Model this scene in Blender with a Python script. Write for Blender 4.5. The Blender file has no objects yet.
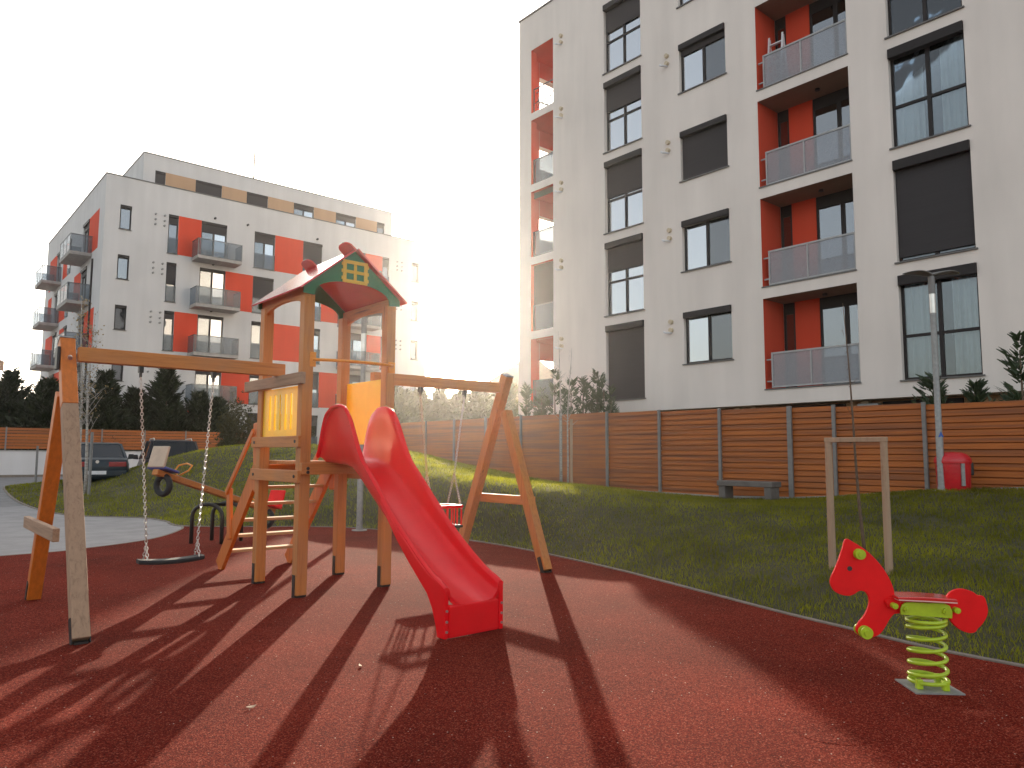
import bpy, math, random
import numpy as np
from mathutils import Matrix, Vector
random.seed(7)
RNG = np.random.default_rng(11)
S = bpy.context.scene
C = S.collection
PI = math.pi

# ------------------------------------------------------------------ materials
def nmat(name):
    m = bpy.data.materials.new(name); m.use_nodes = True
    nt = m.node_tree; nt.nodes.clear()
    out = nt.nodes.new('ShaderNodeOutputMaterial')
    return m, nt, out
def N(nt, t, **kw):
    n = nt.nodes.new(t)
    for k, v in kw.items(): setattr(n, k, v)
    return n
def c4(c): return (c[0], c[1], c[2], 1)
def mat(name, col, rough=.6, metal=0, var=.12, scale=6, stretch=(1, 1, 1), bump=0, bscale=60, coat=0, col2=None, spec=.5, trans=0, sss=None):
    m, nt, out = nmat(name)
    p = N(nt, 'ShaderNodeBsdfPrincipled')
    nt.links.new(p.outputs[0], out.inputs[0])
    p.inputs['Roughness'].default_value = rough; p.inputs['Metallic'].default_value = metal
    p.inputs['Coat Weight'].default_value = coat; p.inputs['Coat Roughness'].default_value = .06
    p.inputs['Specular IOR Level'].default_value = spec
    tc = N(nt, 'ShaderNodeTexCoord'); mp = N(nt, 'ShaderNodeMapping'); mp.inputs['Scale'].default_value = stretch
    oi = N(nt, 'ShaderNodeObjectInfo')
    nt.links.new(tc.outputs['Object'], mp.inputs['Vector'])
    sc = N(nt, 'ShaderNodeVectorMath', operation='SCALE'); sc.inputs[0].default_value = (37, 17, 53)
    nt.links.new(oi.outputs['Random'], sc.inputs['Scale']); nt.links.new(sc.outputs[0], mp.inputs['Location'])
    nz = N(nt, 'ShaderNodeTexNoise'); nz.inputs['Scale'].default_value = scale; nz.inputs['Detail'].default_value = 6; nz.inputs['Roughness'].default_value = .62
    nt.links.new(mp.outputs[0], nz.inputs['Vector'])
    rp = N(nt, 'ShaderNodeValToRGB')
    a = col2 if col2 else tuple(min(1, x*(1-var)) for x in col)
    b = tuple(min(1, x*(1+var)) for x in col) if not col2 else col
    rp.color_ramp.elements[0].color = c4(a); rp.color_ramp.elements[1].color = c4(b)
    rp.color_ramp.elements[0].position = .32; rp.color_ramp.elements[1].position = .68
    nt.links.new(nz.outputs[0], rp.inputs[0]); nt.links.new(rp.outputs[0], p.inputs['Base Color'])
    if sss:
        p.inputs['Subsurface Weight'].default_value = sss[0]; p.inputs['Subsurface Radius'].default_value = sss[1]; p.inputs['Subsurface Scale'].default_value = 1
    if trans: 
        p.inputs['Transmission Weight'].default_value = trans
    if bump:
        n2 = N(nt, 'ShaderNodeTexNoise'); n2.inputs['Scale'].default_value = bscale; n2.inputs['Detail'].default_value = 4
        nt.links.new(mp.outputs[0], n2.inputs['Vector'])
        bp = N(nt, 'ShaderNodeBump'); bp.inputs['Strength'].default_value = bump; bp.inputs['Distance'].default_value = .01
        nt.links.new(n2.outputs[0], bp.inputs['Height']); nt.links.new(bp.outputs[0], p.inputs['Normal'])
    return m

def wood(name, col, dark, axis, rough=.6, knots=True):
    st = {'x': (.5, 9, 9), 'y': (9, .5, 9), 'z': (9, 9, .5)}[axis]
    m, nt, out = nmat(name)
    p = N(nt, 'ShaderNodeBsdfPrincipled'); nt.links.new(p.outputs[0], out.inputs[0])
    tc = N(nt, 'ShaderNodeTexCoord'); mp = N(nt, 'ShaderNodeMapping'); mp.inputs['Scale'].default_value = st
    oi = N(nt, 'ShaderNodeObjectInfo'); sc = N(nt, 'ShaderNodeVectorMath', operation='SCALE'); sc.inputs[0].default_value = (37, 17, 53)
    nt.links.new(oi.outputs['Random'], sc.inputs['Scale']); nt.links.new(sc.outputs[0], mp.inputs['Location'])
    nt.links.new(tc.outputs['Object'], mp.inputs['Vector'])
    g = N(nt, 'ShaderNodeTexNoise'); g.inputs['Scale'].default_value = 3.2; g.inputs['Detail'].default_value = 8; g.inputs['Roughness'].default_value = .68; g.inputs['Distortion'].default_value = .6
    nt.links.new(mp.outputs[0], g.inputs['Vector'])
    r = N(nt, 'ShaderNodeValToRGB')
    r.color_ramp.elements[0].position = .28; r.color_ramp.elements[0].color = c4(dark)
    r.color_ramp.elements[1].position = .72; r.color_ramp.elements[1].color = c4(col)
    e = r.color_ramp.elements.new(.5); e.color = c4(tuple((a*.6+b*1.4)/2 for a, b in zip(dark, col)))
    nt.links.new(g.outputs[0], r.inputs[0])
    # knots and grey weathering
    v = N(nt, 'ShaderNodeTexVoronoi'); v.inputs['Scale'].default_value = .7
    nt.links.new(mp.outputs[0], v.inputs['Vector'])
    kr = N(nt, 'ShaderNodeValToRGB'); kr.color_ramp.elements[0].position = .03; kr.color_ramp.elements[0].color = (.35, .3, .28, 1) if knots else (1, 1, 1, 1)
    kr.color_ramp.elements[1].position = .09; kr.color_ramp.elements[1].color = (1, 1, 1, 1)
    nt.links.new(v.outputs['Distance'], kr.inputs[0])
    mx = N(nt, 'ShaderNodeMix', data_type='RGBA', blend_type='MULTIPLY'); mx.inputs[0].default_value = 1
    nt.links.new(r.outputs[0], mx.inputs[6]); nt.links.new(kr.outputs[0], mx.inputs[7])
    w = N(nt, 'ShaderNodeTexNoise'); w.inputs['Scale'].default_value = 2.5
    if knots: nt.links.new(tc.outputs['Object'], w.inputs['Vector'])
    else:
        mw = N(nt, 'ShaderNodeMapping'); mw.inputs['Scale'].default_value = (.06, .12, 4.2); nt.links.new(tc.outputs['Object'], mw.inputs[0]); nt.links.new(mw.outputs[0], w.inputs['Vector'])
    wr = N(nt, 'ShaderNodeMapRange'); wr.inputs[1].default_value = .42; wr.inputs[2].default_value = .68; wr.inputs[4].default_value = .2 if knots else .85
    nt.links.new(w.outputs[0], wr.inputs[0])
    m2 = N(nt, 'ShaderNodeMix', data_type='RGBA'); m2.inputs[7].default_value = (.3, .2, .14, 1) if knots else (.17, .055, .02, 1)
    nt.links.new(wr.outputs[0], m2.inputs[0]); nt.links.new(mx.outputs[2], m2.inputs[6])
    nt.links.new(m2.outputs[2], p.inputs['Base Color'])
    p.inputs['Roughness'].default_value = rough
    bp = N(nt, 'ShaderNodeBump'); bp.inputs['Strength'].default_value = .35; bp.inputs['Distance'].default_value = .004
    nt.links.new(g.outputs[0], bp.inputs['Height']); nt.links.new(bp.outputs[0], p.inputs['Normal'])
    return m

def glassmat(name, tint, tr=.55, rough=.02):
    """thin pane: part transparent, part mirror by angle"""
    m, nt, out = nmat(name)
    t = N(nt, 'ShaderNodeBsdfTransparent'); t.inputs[0].default_value = c4(tint)
    g = N(nt, 'ShaderNodeBsdfGlossy'); g.inputs['Roughness'].default_value = rough; g.inputs[0].default_value = (.9, .95, 1, 1)
    fr = N(nt, 'ShaderNodeFresnel'); fr.inputs[0].default_value = 1.9
    ad = N(nt, 'ShaderNodeMath', operation='MULTIPLY_ADD'); ad.inputs[1].default_value = 1.0; ad.inputs[2].default_value = 1-tr-.3
    ad.use_clamp = True
    nt.links.new(fr.outputs[0], ad.inputs[0])
    tc = N(nt, 'ShaderNodeTexCoord'); nz = N(nt, 'ShaderNodeTexNoise'); nz.inputs['Scale'].default_value = .9
    nt.links.new(tc.outputs['Object'], nz.inputs['Vector'])
    bp = N(nt, 'ShaderNodeBump'); bp.inputs['Strength'].default_value = .12; bp.inputs['Distance'].default_value = .05
    nt.links.new(nz.outputs[0], bp.inputs['Height']); nt.links.new(bp.outputs[0], g.inputs['Normal'])
    x = N(nt, 'ShaderNodeMixShader'); nt.links.new(ad.outputs[0], x.inputs[0]); nt.links.new(t.outputs[0], x.inputs[1]); nt.links.new(g.outputs[0], x.inputs[2])
    nt.links.new(x.outputs[0], out.inputs[0])
    return m
def frosted(name, col, tr=.4):
    m, nt, out = nmat(name)
    t = N(nt, 'ShaderNodeBsdfTransparent'); t.inputs[0].default_value = (.85, .9, .95, 1)
    p = N(nt, 'ShaderNodeBsdfPrincipled'); p.inputs['Base Color'].default_value = c4(col); p.inputs['Roughness'].default_value = .18
    tc = N(nt, 'ShaderNodeTexCoord'); v = N(nt, 'ShaderNodeTexVoronoi'); v.inputs['Scale'].default_value = 90
    nt.links.new(tc.outputs['Object'], v.inputs['Vector'])
    mr = N(nt, 'ShaderNodeMapRange'); mr.inputs[1].default_value = .3; mr.inputs[2].default_value = .55; mr.inputs[3].default_value = 1-tr-.06; mr.inputs[4].default_value = 1-tr+.06
    nt.links.new(v.outputs['Distance'], mr.inputs[0])
    x = N(nt, 'ShaderNodeMixShader'); nt.links.new(mr.outputs[0], x.inputs[0]); nt.links.new(t.outputs[0], x.inputs[1]); nt.links.new(p.outputs[0], x.inputs[2])
    nt.links.new(x.outputs[0], out.inputs[0])
    return m
def leafmat(name, c1, c2, tl=.35, scale=3.0, c3=None, tmul=(1.6, 1.5, .7)):
    m, nt, out = nmat(name)
    tc = N(nt, 'ShaderNodeTexCoord'); nz = N(nt, 'ShaderNodeTexNoise'); nz.inputs['Scale'].default_value = scale; nz.inputs['Detail'].default_value = 8; nz.inputs['Roughness'].default_value = .75
    nt.links.new(tc.outputs['Object'], nz.inputs['Vector'])
    r = N(nt, 'ShaderNodeValToRGB'); r.color_ramp.elements[0].position = .33; r.color_ramp.elements[1].position = .68
    r.color_ramp.elements[0].color = c4(c1); r.color_ramp.elements[1].color = c4(c2)
    if c3: e = r.color_ramp.elements.new(.78); e.color = c4(c3)
    nt.links.new(nz.outputs[0], r.inputs[0])
    d = N(nt, 'ShaderNodeBsdfPrincipled'); d.inputs['Roughness'].default_value = .55; d.inputs['Specular IOR Level'].default_value = .3
    t = N(nt, 'ShaderNodeBsdfTranslucent')
    nt.links.new(r.outputs[0], d.inputs['Base Color'])
    br = N(nt, 'ShaderNodeMix', data_type='RGBA', blend_type='MULTIPLY'); br.inputs[0].default_value = 1; br.inputs[7].default_value = c4(tmul)
    nt.links.new(r.outputs[0], br.inputs[6]); nt.links.new(br.outputs[2], t.inputs[0])
    x = N(nt, 'ShaderNodeMixShader'); x.inputs[0].default_value = tl
    nt.links.new(d.outputs[0], x.inputs[1]); nt.links.new(t.outputs[0], x.inputs[2]); nt.links.new(x.outputs[0], out.inputs[0])
    return m

def rubbermat():
    m, nt, out = nmat('rubber_granules')
    p = N(nt, 'ShaderNodeBsdfPrincipled'); nt.links.new(p.outputs[0], out.inputs[0])
    tc = N(nt, 'ShaderNodeTexCoord')
    v = N(nt, 'ShaderNodeTexVoronoi'); v.inputs['Scale'].default_value = 150; nt.links.new(tc.outputs['Object'], v.inputs['Vector'])
    r = N(nt, 'ShaderNodeValToRGB'); cr = r.color_ramp
    cr.elements[0].position = 0; cr.elements[0].color = (.05, .006, .004, 1)
    cr.elements[1].position = 1; cr.elements[1].color = (.33, .085, .055, 1)
    for q, c in ((.35, (.125, .0105, .0055)), (.7, (.17, .017, .008)), (.93, (.25, .045, .024))):
        e = cr.elements.new(q); e.color = c4(c)
    sx = N(nt, 'ShaderNodeSeparateColor'); nt.links.new(v.outputs['Color'], sx.inputs[0]); nt.links.new(sx.outputs[0], r.inputs[0])
    # broad wear patches and dust
    n1 = N(nt, 'ShaderNodeTexNoise'); n1.inputs['Scale'].default_value = .55; n1.inputs['Detail'].default_value = 7; n1.inputs['Roughness'].default_value = .65
    nt.links.new(tc.outputs['Object'], n1.inputs['Vector'])
    m1 = N(nt, 'ShaderNodeMapRange'); m1.inputs[1].default_value = .3; m1.inputs[2].default_value = .7; m1.inputs[3].default_value = .66; m1.inputs[4].default_value = 1.28
    nt.links.new(n1.outputs[0], m1.inputs[0])
    mx = N(nt, 'ShaderNodeMix', data_type='RGBA', blend_type='MULTIPLY'); mx.inputs[0].default_value = 1
    nt.links.new(r.outputs[0], mx.inputs[6]); nt.links.new(m1.outputs[0], mx.inputs[7])
    # rare pale grains (sand)
    v2 = N(nt, 'ShaderNodeTexVoronoi'); v2.inputs['Scale'].default_value = 42; nt.links.new(tc.outputs['Object'], v2.inputs['Vector'])
    s2 = N(nt, 'ShaderNodeSeparateColor'); nt.links.new(v2.outputs['Color'], s2.inputs[0])
    g1 = N(nt, 'ShaderNodeMath', operation='GREATER_THAN'); g1.inputs[1].default_value = .965; nt.links.new(s2.outputs[1], g1.inputs[0])
    l1 = N(nt, 'ShaderNodeMath', operation='LESS_THAN'); l1.inputs[1].default_value = .18; nt.links.new(v2.outputs['Distance'], l1.inputs[0])
    ml = N(nt, 'ShaderNodeMath', operation='MULTIPLY'); nt.links.new(g1.outputs[0], ml.inputs[0]); nt.links.new(l1.outputs[0], ml.inputs[1])
    m3 = N(nt, 'ShaderNodeMix', data_type='RGBA'); m3.inputs[7].default_value = (.5, .4, .32, 1)
    nt.links.new(ml.outputs[0], m3.inputs[0]); nt.links.new(mx.outputs[2], m3.inputs[6])
    nt.links.new(m3.outputs[2], p.inputs['Base Color'])
    p.inputs['Roughness'].default_value = 1; p.inputs['Specular IOR Level'].default_value = .045
    bp = N(nt, 'ShaderNodeBump'); bp.inputs['Strength'].default_value = .75; bp.inputs['Distance'].default_value = .004
    nt.links.new(v.outputs['Distance'], bp.inputs['Height'])
    b2 = N(nt, 'ShaderNodeBump'); b2.inputs['Strength'].default_value = .35; b2.inputs['Distance'].default_value = .03
    nt.links.new(n1.outputs[0], b2.inputs['Height']); nt.links.new(bp.outputs[0], b2.inputs['Normal']); nt.links.new(b2.outputs[0], p.inputs['Normal'])
    return m

def plaster(name, col):
    m, nt, out = nmat(name)
    p = N(nt, 'ShaderNodeBsdfPrincipled'); nt.links.new(p.outputs[0], out.inputs[0]); p.inputs['Roughness'].default_value = .9; p.inputs['Specular IOR Level'].default_value = .2
    tc = N(nt, 'ShaderNodeTexCoord'); mp = N(nt, 'ShaderNodeMapping'); mp.inputs['Scale'].default_value = (1, 1, .12); nt.links.new(tc.outputs['Object'], mp.inputs[0])
    n1 = N(nt, 'ShaderNodeTexNoise'); n1.inputs['Scale'].default_value = 1.6; n1.inputs['Detail'].default_value = 8; nt.links.new(mp.outputs[0], n1.inputs['Vector'])
    n2 = N(nt, 'ShaderNodeTexNoise'); n2.inputs['Scale'].default_value = .35; n2.inputs['Detail'].default_value = 5; nt.links.new(tc.outputs['Object'], n2.inputs['Vector'])
    ad = N(nt, 'ShaderNodeMath', operation='ADD'); nt.links.new(n1.outputs[0], ad.inputs[0]); nt.links.new(n2.outputs[0], ad.inputs[1])
    r = N(nt, 'ShaderNodeMapRange'); r.inputs[1].default_value = .7; r.inputs[2].default_value = 1.3; r.inputs[3].default_value = .9; r.inputs[4].default_value = 1.06
    nt.links.new(ad.outputs[0], r.inputs[0])
    mx = N(nt, 'ShaderNodeMix', data_type='RGBA', blend_type='MULTIPLY'); mx.inputs[0].default_value = 1; mx.inputs[6].default_value = c4(col); nt.links.new(r.outputs[0], mx.inputs[7])
    nt.links.new(mx.outputs[2], p.inputs['Base Color'])
    n3 = N(nt, 'ShaderNodeTexNoise'); n3.inputs['Scale'].default_value = 45; n3.inputs['Detail'].default_value = 5; nt.links.new(tc.outputs['Object'], n3.inputs['Vector'])
    bp = N(nt, 'ShaderNodeBump'); bp.inputs['Strength'].default_value = .3; bp.inputs['Distance'].default_value = .01; nt.links.new(n3.outputs[0], bp.inputs['Height']); nt.links.new(bp.outputs[0], p.inputs['Normal'])
    return m

M = {}
M['plaster'] = plaster('plaster_white', (.77, .705, .65))
M['plaster2'] = plaster('plaster_pale', (.60, .59, .585))
M['red_wall'] = plaster('plaster_red', (.66, .075, .035))
M['tan'] = plaster('panel_tan', (.48, .31, .19))
M['soffit_shaded'] = plaster('plaster_soffit_shaded', (.27, .19, .14))  # light plaster, with the shade of the recess put into its colour
M['dark_frame'] = mat('frame_anthracite', (.028, .024, .024), .5, var=.1, spec=.2)
M['blind'] = mat('blind_slats', (.05, .046, .048), .6, spec=.15, var=.06, stretch=(.3, .3, 22), scale=2, bump=.25, bscale=6)
M['sill'] = mat('sill_metal', (.12, .115, .11), .4)
M['glass'] = glassmat('window_glass', (.8, .86, .88), .60)
M['glass_clear'] = glassmat('window_glass_clear', (.82, .88, .9), .70)
M['glass_mirror'] = glassmat('window_glass_bright', (.6, .68, .72), .18)
M['glass_dark'] = glassmat('window_glass_dark', (.3, .34, .38), .52)
M['carglass'] = glassmat('car_glass', (.05, .07, .09), .75)
M['rail_glass'] = frosted('railing_frosted_glass', (.42, .43, .45), .58)
M['rail_glass2'] = frosted('railing_grey_glass', (.16, .18, .19), .62)
M['clear_glass'] = glassmat('railing_clear_glass', (.93, .95, .95), .72)
M['rail_metal'] = mat('railing_metal', (.36, .36, .36), .5, .2)
M['rail_dark'] = mat('railing_dark_metal', (.12, .125, .13), .45, .4)
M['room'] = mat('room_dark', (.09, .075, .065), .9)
M['curtain'] = mat('curtain_cloth', (.72, .72, .7), .9, var=.05)
M['concrete'] = mat('concrete', (.36, .34, .32), .9, var=.18, scale=5, bump=.3, bscale=70)
M['concrete_dark'] = mat('concrete_dark', (.14, .125, .115), .9, var=.2, scale=4, bump=.3, bscale=70)
M['kerb'] = mat('kerb_concrete', (.2, .165, .135), .9, var=.2, scale=7, bump=.3, bscale=80)
M['asphalt'] = mat('asphalt', (.19, .185, .185), .9, var=.18, scale=3, bump=.5, bscale=160)
M['path'] = mat('path_paving', (.27, .26, .26), .88, var=.14, scale=2.2, bump=.4, bscale=140)
M['rubber'] = rubbermat()
M['soil'] = mat('turf_soil', (.06, .05, .018), .95, var=.3, scale=9, bump=.6, bscale=40, col2=(.035, .035, .01))
M['wallwhite'] = plaster('low_wall_white', (.62, .61, .62))
for ax in 'xyz':
    M['wood_'+ax] = wood('wood_orange_'+ax, (.58, .225, .05), (.36, .12, .024), ax)
    M['woodgrey_'+ax] = wood('wood_weathered_'+ax, (.42, .27, .17), (.22, .135, .085), ax, .75)
    M['slat_'+ax] = wood('wood_slat_'+ax, (.46, .13, .014), (.29, .07, .008), ax, .6, knots=False)
M['wood_lit'] = wood('wood_lit_pale', (.6, .42, .22), (.42, .26, .12), 'x')  # paler tone puts the sunlit step edges into the wood colour
M['wood_stain'] = mat('wood_orange_stain', (.56, .15, .016), .5, var=.15, scale=5, stretch=(6, 6, .6))
M['stake'] = wood('stake_wood', (.42, .29, .19), (.26, .17, .11), 'z', .8)
M['red_plastic'] = mat('plastic_red', (.78, .005, .012), .2, var=.05, scale=3, coat=.0, bump=.02, bscale=8, spec=.32, sss=(.22, (.03, .004, .003)))
M['red_board'] = mat('board_red', (.60, .03, .025), .2, var=.05, coat=.7)
M['rider_red'] = mat('board_red_rider', (.80, .008, .010), .5, var=.07, spec=.2)
M['rider_edge'] = mat('board_pale_core', (.75, .45, .4), .6)
M['green_board'] = mat('board_green', (.025, .17, .06), .4, var=.08)
M['yellow_board'] = mat('board_yellow', (.88, .56, .015), .35, var=.05, sss=(.6, (.04, .034, .008)))
M['yellow_trim'] = mat('board_yellow_trim', (.72, .46, .05), .45, var=.05)
M['orange_metal'] = mat('tube_orange', (.75, .27, .02), .35, var=.06)
M['lime'] = mat('metal_lime', (.42, .56, .02), .38, var=.12, scale=14, coat=.15)
M['galv'] = mat('metal_galvanised', (.27, .27, .265), .5, .3, var=.16, scale=18)
M['steel'] = mat('metal_bright', (.62, .60, .57), .3, .9, var=.1)
M['greypost'] = mat('metal_grey_post', (.20, .195, .19), .55, .1, var=.12)
M['black'] = mat('black_metal', (.022, .02, .019), .5, var=.2)
M['blackrub'] = mat('black_rubber', (.018, .02, .022), .75, var=.25, bump=.3, bscale=50)
M['bin_red'] = mat('bin_plastic_red', (.52, .010, .018), .4, var=.1, coat=.2)
M['blue'] = mat('sticker_blue', (.02, .1, .4), .5)
M['beige'] = mat('seat_beige', (.55, .43, .32), .6)
M['seat_blue'] = mat('seat_blue', (.06, .08, .3), .5)
M['car_a'] = mat('car_paint_teal', (.010, .022, .032), .4, .1, var=.05, coat=.15, spec=.3)
M['car_b'] = mat('car_paint_dark', (.012, .014, .020), .4, .1, var=.05, coat=.15, spec=.3)
M['tail'] = mat('tail_light_red', (.25, .01, .012), .2, coat=.6)
M['plate'] = mat('plate_white', (.7, .7, .72), .4)
M['rooftile'] = mat('roof_tile_brown', (.16, .095, .06), .85, var=.2, scale=4)
M['conifer'] = leafmat('needles_dark', (.008, .014, .006), (.032, .045, .018), .15, 2.5)
M['conifer2'] = leafmat('needles_olive', (.035, .045, .02), (.11, .12, .05), .4, 2.5)
M['conifer3'] = leafmat('needles_blue_green', (.03, .05, .03), (.09, .12, .075), .3, 3)
M['bush'] = leafmat('leaves_olive', (.022, .026, .01), (.085, .075, .03), .25, 3)
M['leaf'] = leafmat('leaves_autumn', (.12, .09, .05), (.3, .22, .12), .4, 5)
M['grass'] = leafmat('grass_blades', (.040, .043, .007), (.15, .148, .022), .6, .9, (.27, .23, .06), tmul=(3.3, 3.4, .8))
M['bark'] = mat('bark_brown', (.13, .085, .055), .9, var=.3, scale=20, bump=.5, bscale=60)
M['birch'] = mat('bark_birch', (.55, .52, .48), .8, var=.1, scale=9, col2=(.2, .17, .15), stretch=(1, 1, 4))
M['deadleaf'] = mat('dry_leaf', (.6, .42, .28), .8, var=.2)
M['cream'] = plaster('plaster_cream', (.6, .5, .36))

# ------------------------------------------------------------------ mesh building
INV = {}
def xf(parent):
    return INV.get(parent.name) if parent else None
class MB:
    def __init__(s): s.v = []; s.f = []; s.mi = []; s.cur = 0
    def face(s, idx): s.f.append(tuple(idx)); s.mi.append(s.cur)
    def add(s, pts): n = len(s.v); s.v.extend([tuple(p) for p in pts]); return n
    def hexa(s, p):
        n = s.add(p)
        for q in ((0, 3, 2, 1), (4, 5, 6, 7), (0, 1, 5, 4), (1, 2, 6, 5), (2, 3, 7, 6), (3, 0, 4, 7)): s.face([n+i for i in q])
        return s
    def box(s, x0, x1, y0, y1, z0, z1):
        return s.hexa([(x0, y0, z0), (x1, y0, z0), (x1, y1, z0), (x0, y1, z0), (x0, y0, z1), (x1, y0, z1), (x1, y1, z1), (x0, y1, z1)])
    def fbox(s, F, u0, u1, d0, d1, z0, z1):
        return s.hexa([F(u0, d0, z0), F(u1, d0, z0), F(u1, d1, z0), F(u0, d1, z0), F(u0, d0, z1), F(u1, d0, z1), F(u1, d1, z1), F(u0, d1, z1)])
    def quad(s, *p): n = s.add(p); s.face(range(n, n+len(p))); return s
    def bar(s, p, q, w, h, up=(0, 0, 1)):
        p, q = Vector(p), Vector(q); d = (q-p).normalized(); up = Vector(up)
        a = d.cross(up).normalized(); b = a.cross(d).normalized()
        a *= w/2; b *= h/2
        return s.hexa([p-a-b, p+a-b, p+a+b, p-a+b, q-a-b, q+a-b, q+a+b, q-a+b])
    def tube(s, pts, r, seg=8, closed=False, cap=True):
        pts = [Vector(p) for p in pts]; n = len(pts)
        rr = r if isinstance(r, (list, tuple)) else [r]*n
        prev = None; rings = []
        for i, p in enumerate(pts):
            if closed: d = pts[(i+1) % n]-pts[i-1]
            else: d = pts[min(i+1, n-1)]-pts[max(i-1, 0)]
            d.normalize()
            if prev is None:
                a = d.cross(Vector((0, 0, 1)) if abs(d.z) < .9 else Vector((1, 0, 0))).normalized()
            else:
                a = prev-d*prev.dot(d)
                a = a.normalized() if a.length > 1e-6 else d.orthogonal().normalized()
            prev = a; b = d.cross(a)
            rings.append(s.add([p+(a*math.cos(2*PI*k/seg)+b*math.sin(2*PI*k/seg))*rr[i] for k in range(seg)]))
        m = n if closed else n-1
        for i in range(m):
            A, B = rings[i], rings[(i+1) % n]
            for k in range(seg): s.face((A+k, A+(k+1) % seg, B+(k+1) % seg, B+k))
        if not closed and cap:
            s.face([rings[0]+k for k in range(seg)][::-1]); s.face([rings[-1]+k for k in range(seg)])
        return s
    def lathe(s, prof, c=(0, 0, 0), seg=20):
        rings = [s.add([(c[0]+r*math.cos(2*PI*k/seg), c[1]+r*math.sin(2*PI*k/seg), c[2]+z) for k in range(seg)]) for r, z in prof]
        for A, B in zip(rings, rings[1:]):
            for k in range(seg): s.face((A+k, A+(k+1) % seg, B+(k+1) % seg, B+k))
        s.face([rings[0]+k for k in range(seg)][::-1]); s.face([rings[-1]+k for k in range(seg)])
        return s
    def prism(s, poly, P, t0, t1):
        n = len(poly)
        A = s.add([P(u, v, t0) for u, v in poly]); B = s.add([P(u, v, t1) for u, v in poly])
        s.face([A+i for i in range(n)]); s.face([B+i for i in range(n)][::-1])
        for i in range(n): s.face((A+i, A+(i+1) % n, B+(i+1) % n, B+i))
        return s
    def loft(s, rings, closed_ring=True, cap=True):
        ids = [s.add(r) for r in rings]; n = len(rings[0])
        for A, B in zip(ids, ids[1:]):
            for k in range(n if closed_ring else n-1): s.face((A+k, A+(k+1) % n, B+(k+1) % n, B+k))
        if cap and closed_ring:
            s.face([ids[0]+k for k in range(n)][::-1]); s.face([ids[-1]+k for k in range(n)])
        return s
    def ell(s, c, r, seg=14, rings=8):
        prof = []
        ids = []
        for i in range(1, rings):
            t = PI*i/rings
            ids.append(s.add([(c[0]+r[0]*math.sin(t)*math.cos(2*PI*k/seg), c[1]+r[1]*math.sin(t)*math.sin(2*PI*k/seg), c[2]-r[2]*math.cos(t)) for k in range(seg)]))
        for A, B in zip(ids, ids[1:]):
            for k in range(seg): s.face((A+k, A+(k+1) % seg, B+(k+1) % seg, B+k))
        b = s.add([(c[0], c[1], c[2]-r[2])]); t = s.add([(c[0], c[1], c[2]+r[2])])
        for k in range(seg):
            s.face((b, ids[0]+(k+1) % seg, ids[0]+k)); s.face((t, ids[-1]+k, ids[-1]+(k+1) % seg))
        return s
    def build(s, name, m, parent=None, bevel=0, smooth=False, local=False, fixn=True):
        me = bpy.data.meshes.new(name)
        v = s.v
        T = xf(parent)
        if T is not None and not local: v = [tuple(T @ Vector(p)) for p in v]
        me.from_pydata([tuple(p) for p in v], [], s.f)
        ms = m if isinstance(m, (list, tuple)) else [m]
        for q in ms: me.materials.append(q)
        if len(ms) > 1: me.polygons.foreach_set('material_index', s.mi)
        if fixn:
            import bmesh
            b = bmesh.new(); b.from_mesh(me); bmesh.ops.recalc_face_normals(b, faces=b.faces); b.to_mesh(me); b.free()
        if smooth:
            me.polygons.foreach_set('use_smooth', [True]*len(me.polygons))
            if smooth is not True: me.set_sharp_from_angle(angle=math.radians(smooth))
        me.update()
        o = bpy.data.objects.new(name, me); C.objects.link(o)
        if parent:
            o.parent = parent; INV[o.name] = INV[parent.name]
        else: INV[o.name] = Matrix()
        if bevel:
            bv = o.modifiers.new('bevel', 'BEVEL'); bv.width = bevel; bv.segments = 2; bv.limit_method = 'ANGLE'; bv.angle_limit = math.radians(40)
        return o
def rawmesh(name, V, F, m, parent=None, smooth=False):
    """numpy triangles / quads"""
    me = bpy.data.meshes.new(name); V = np.asarray(V, np.float32); F = np.asarray(F, np.int32)
    T = xf(parent)
    if T is not None:
        A = np.array(T, np.float32); V = V @ A[:3, :3].T + A[:3, 3]
    k = F.shape[1]
    me.vertices.add(len(V)); me.vertices.foreach_set('co', V.ravel())
    me.loops.add(F.size); me.loops.foreach_set('vertex_index', F.ravel())
    me.polygons.add(len(F)); me.polygons.foreach_set('loop_start', np.arange(0, F.size, k, dtype=np.int32)); me.polygons.foreach_set('loop_total', np.full(len(F), k, np.int32))
    if smooth: me.polygons.foreach_set('use_smooth', np.ones(len(F), bool))
    me.materials.append(m); me.update(calc_edges=True); me.validate()
    o = bpy.data.objects.new(name, me); C.objects.link(o)
    if parent: o.parent = parent; INV[o.name] = INV[parent.name]
    return o
def tag(o, label=None, cat=None, group=None, kind=None):
    if label: o['label'] = label
    if cat: o['category'] = cat
    if group: o['group'] = group
    if kind: o['kind'] = kind
    return o
def thing(name, label, cat, loc=(0, 0, 0), rz=0, group=None):
    o = bpy.data.objects.new(name, None); C.objects.link(o); o.empty_display_size = .2
    o.location = loc; o.rotation_euler = (0, 0, rz)
    INV[o.name] = (Matrix.Translation(loc) @ Matrix.Rotation(rz, 4, 'Z')).inverted()
    return tag(o, label, cat, group)
def copy_tree(o, parent=None, loc=None):
    c = o.copy(); C.objects.link(c)
    if parent: c.parent = parent
    if loc is not None: c.location = loc
    for ch in list(o.children): copy_tree(ch, c)
    return c
def box(x0, x1, y0, y1, z0, z1): return MB().box(x0, x1, y0, y1, z0, z1)

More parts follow.
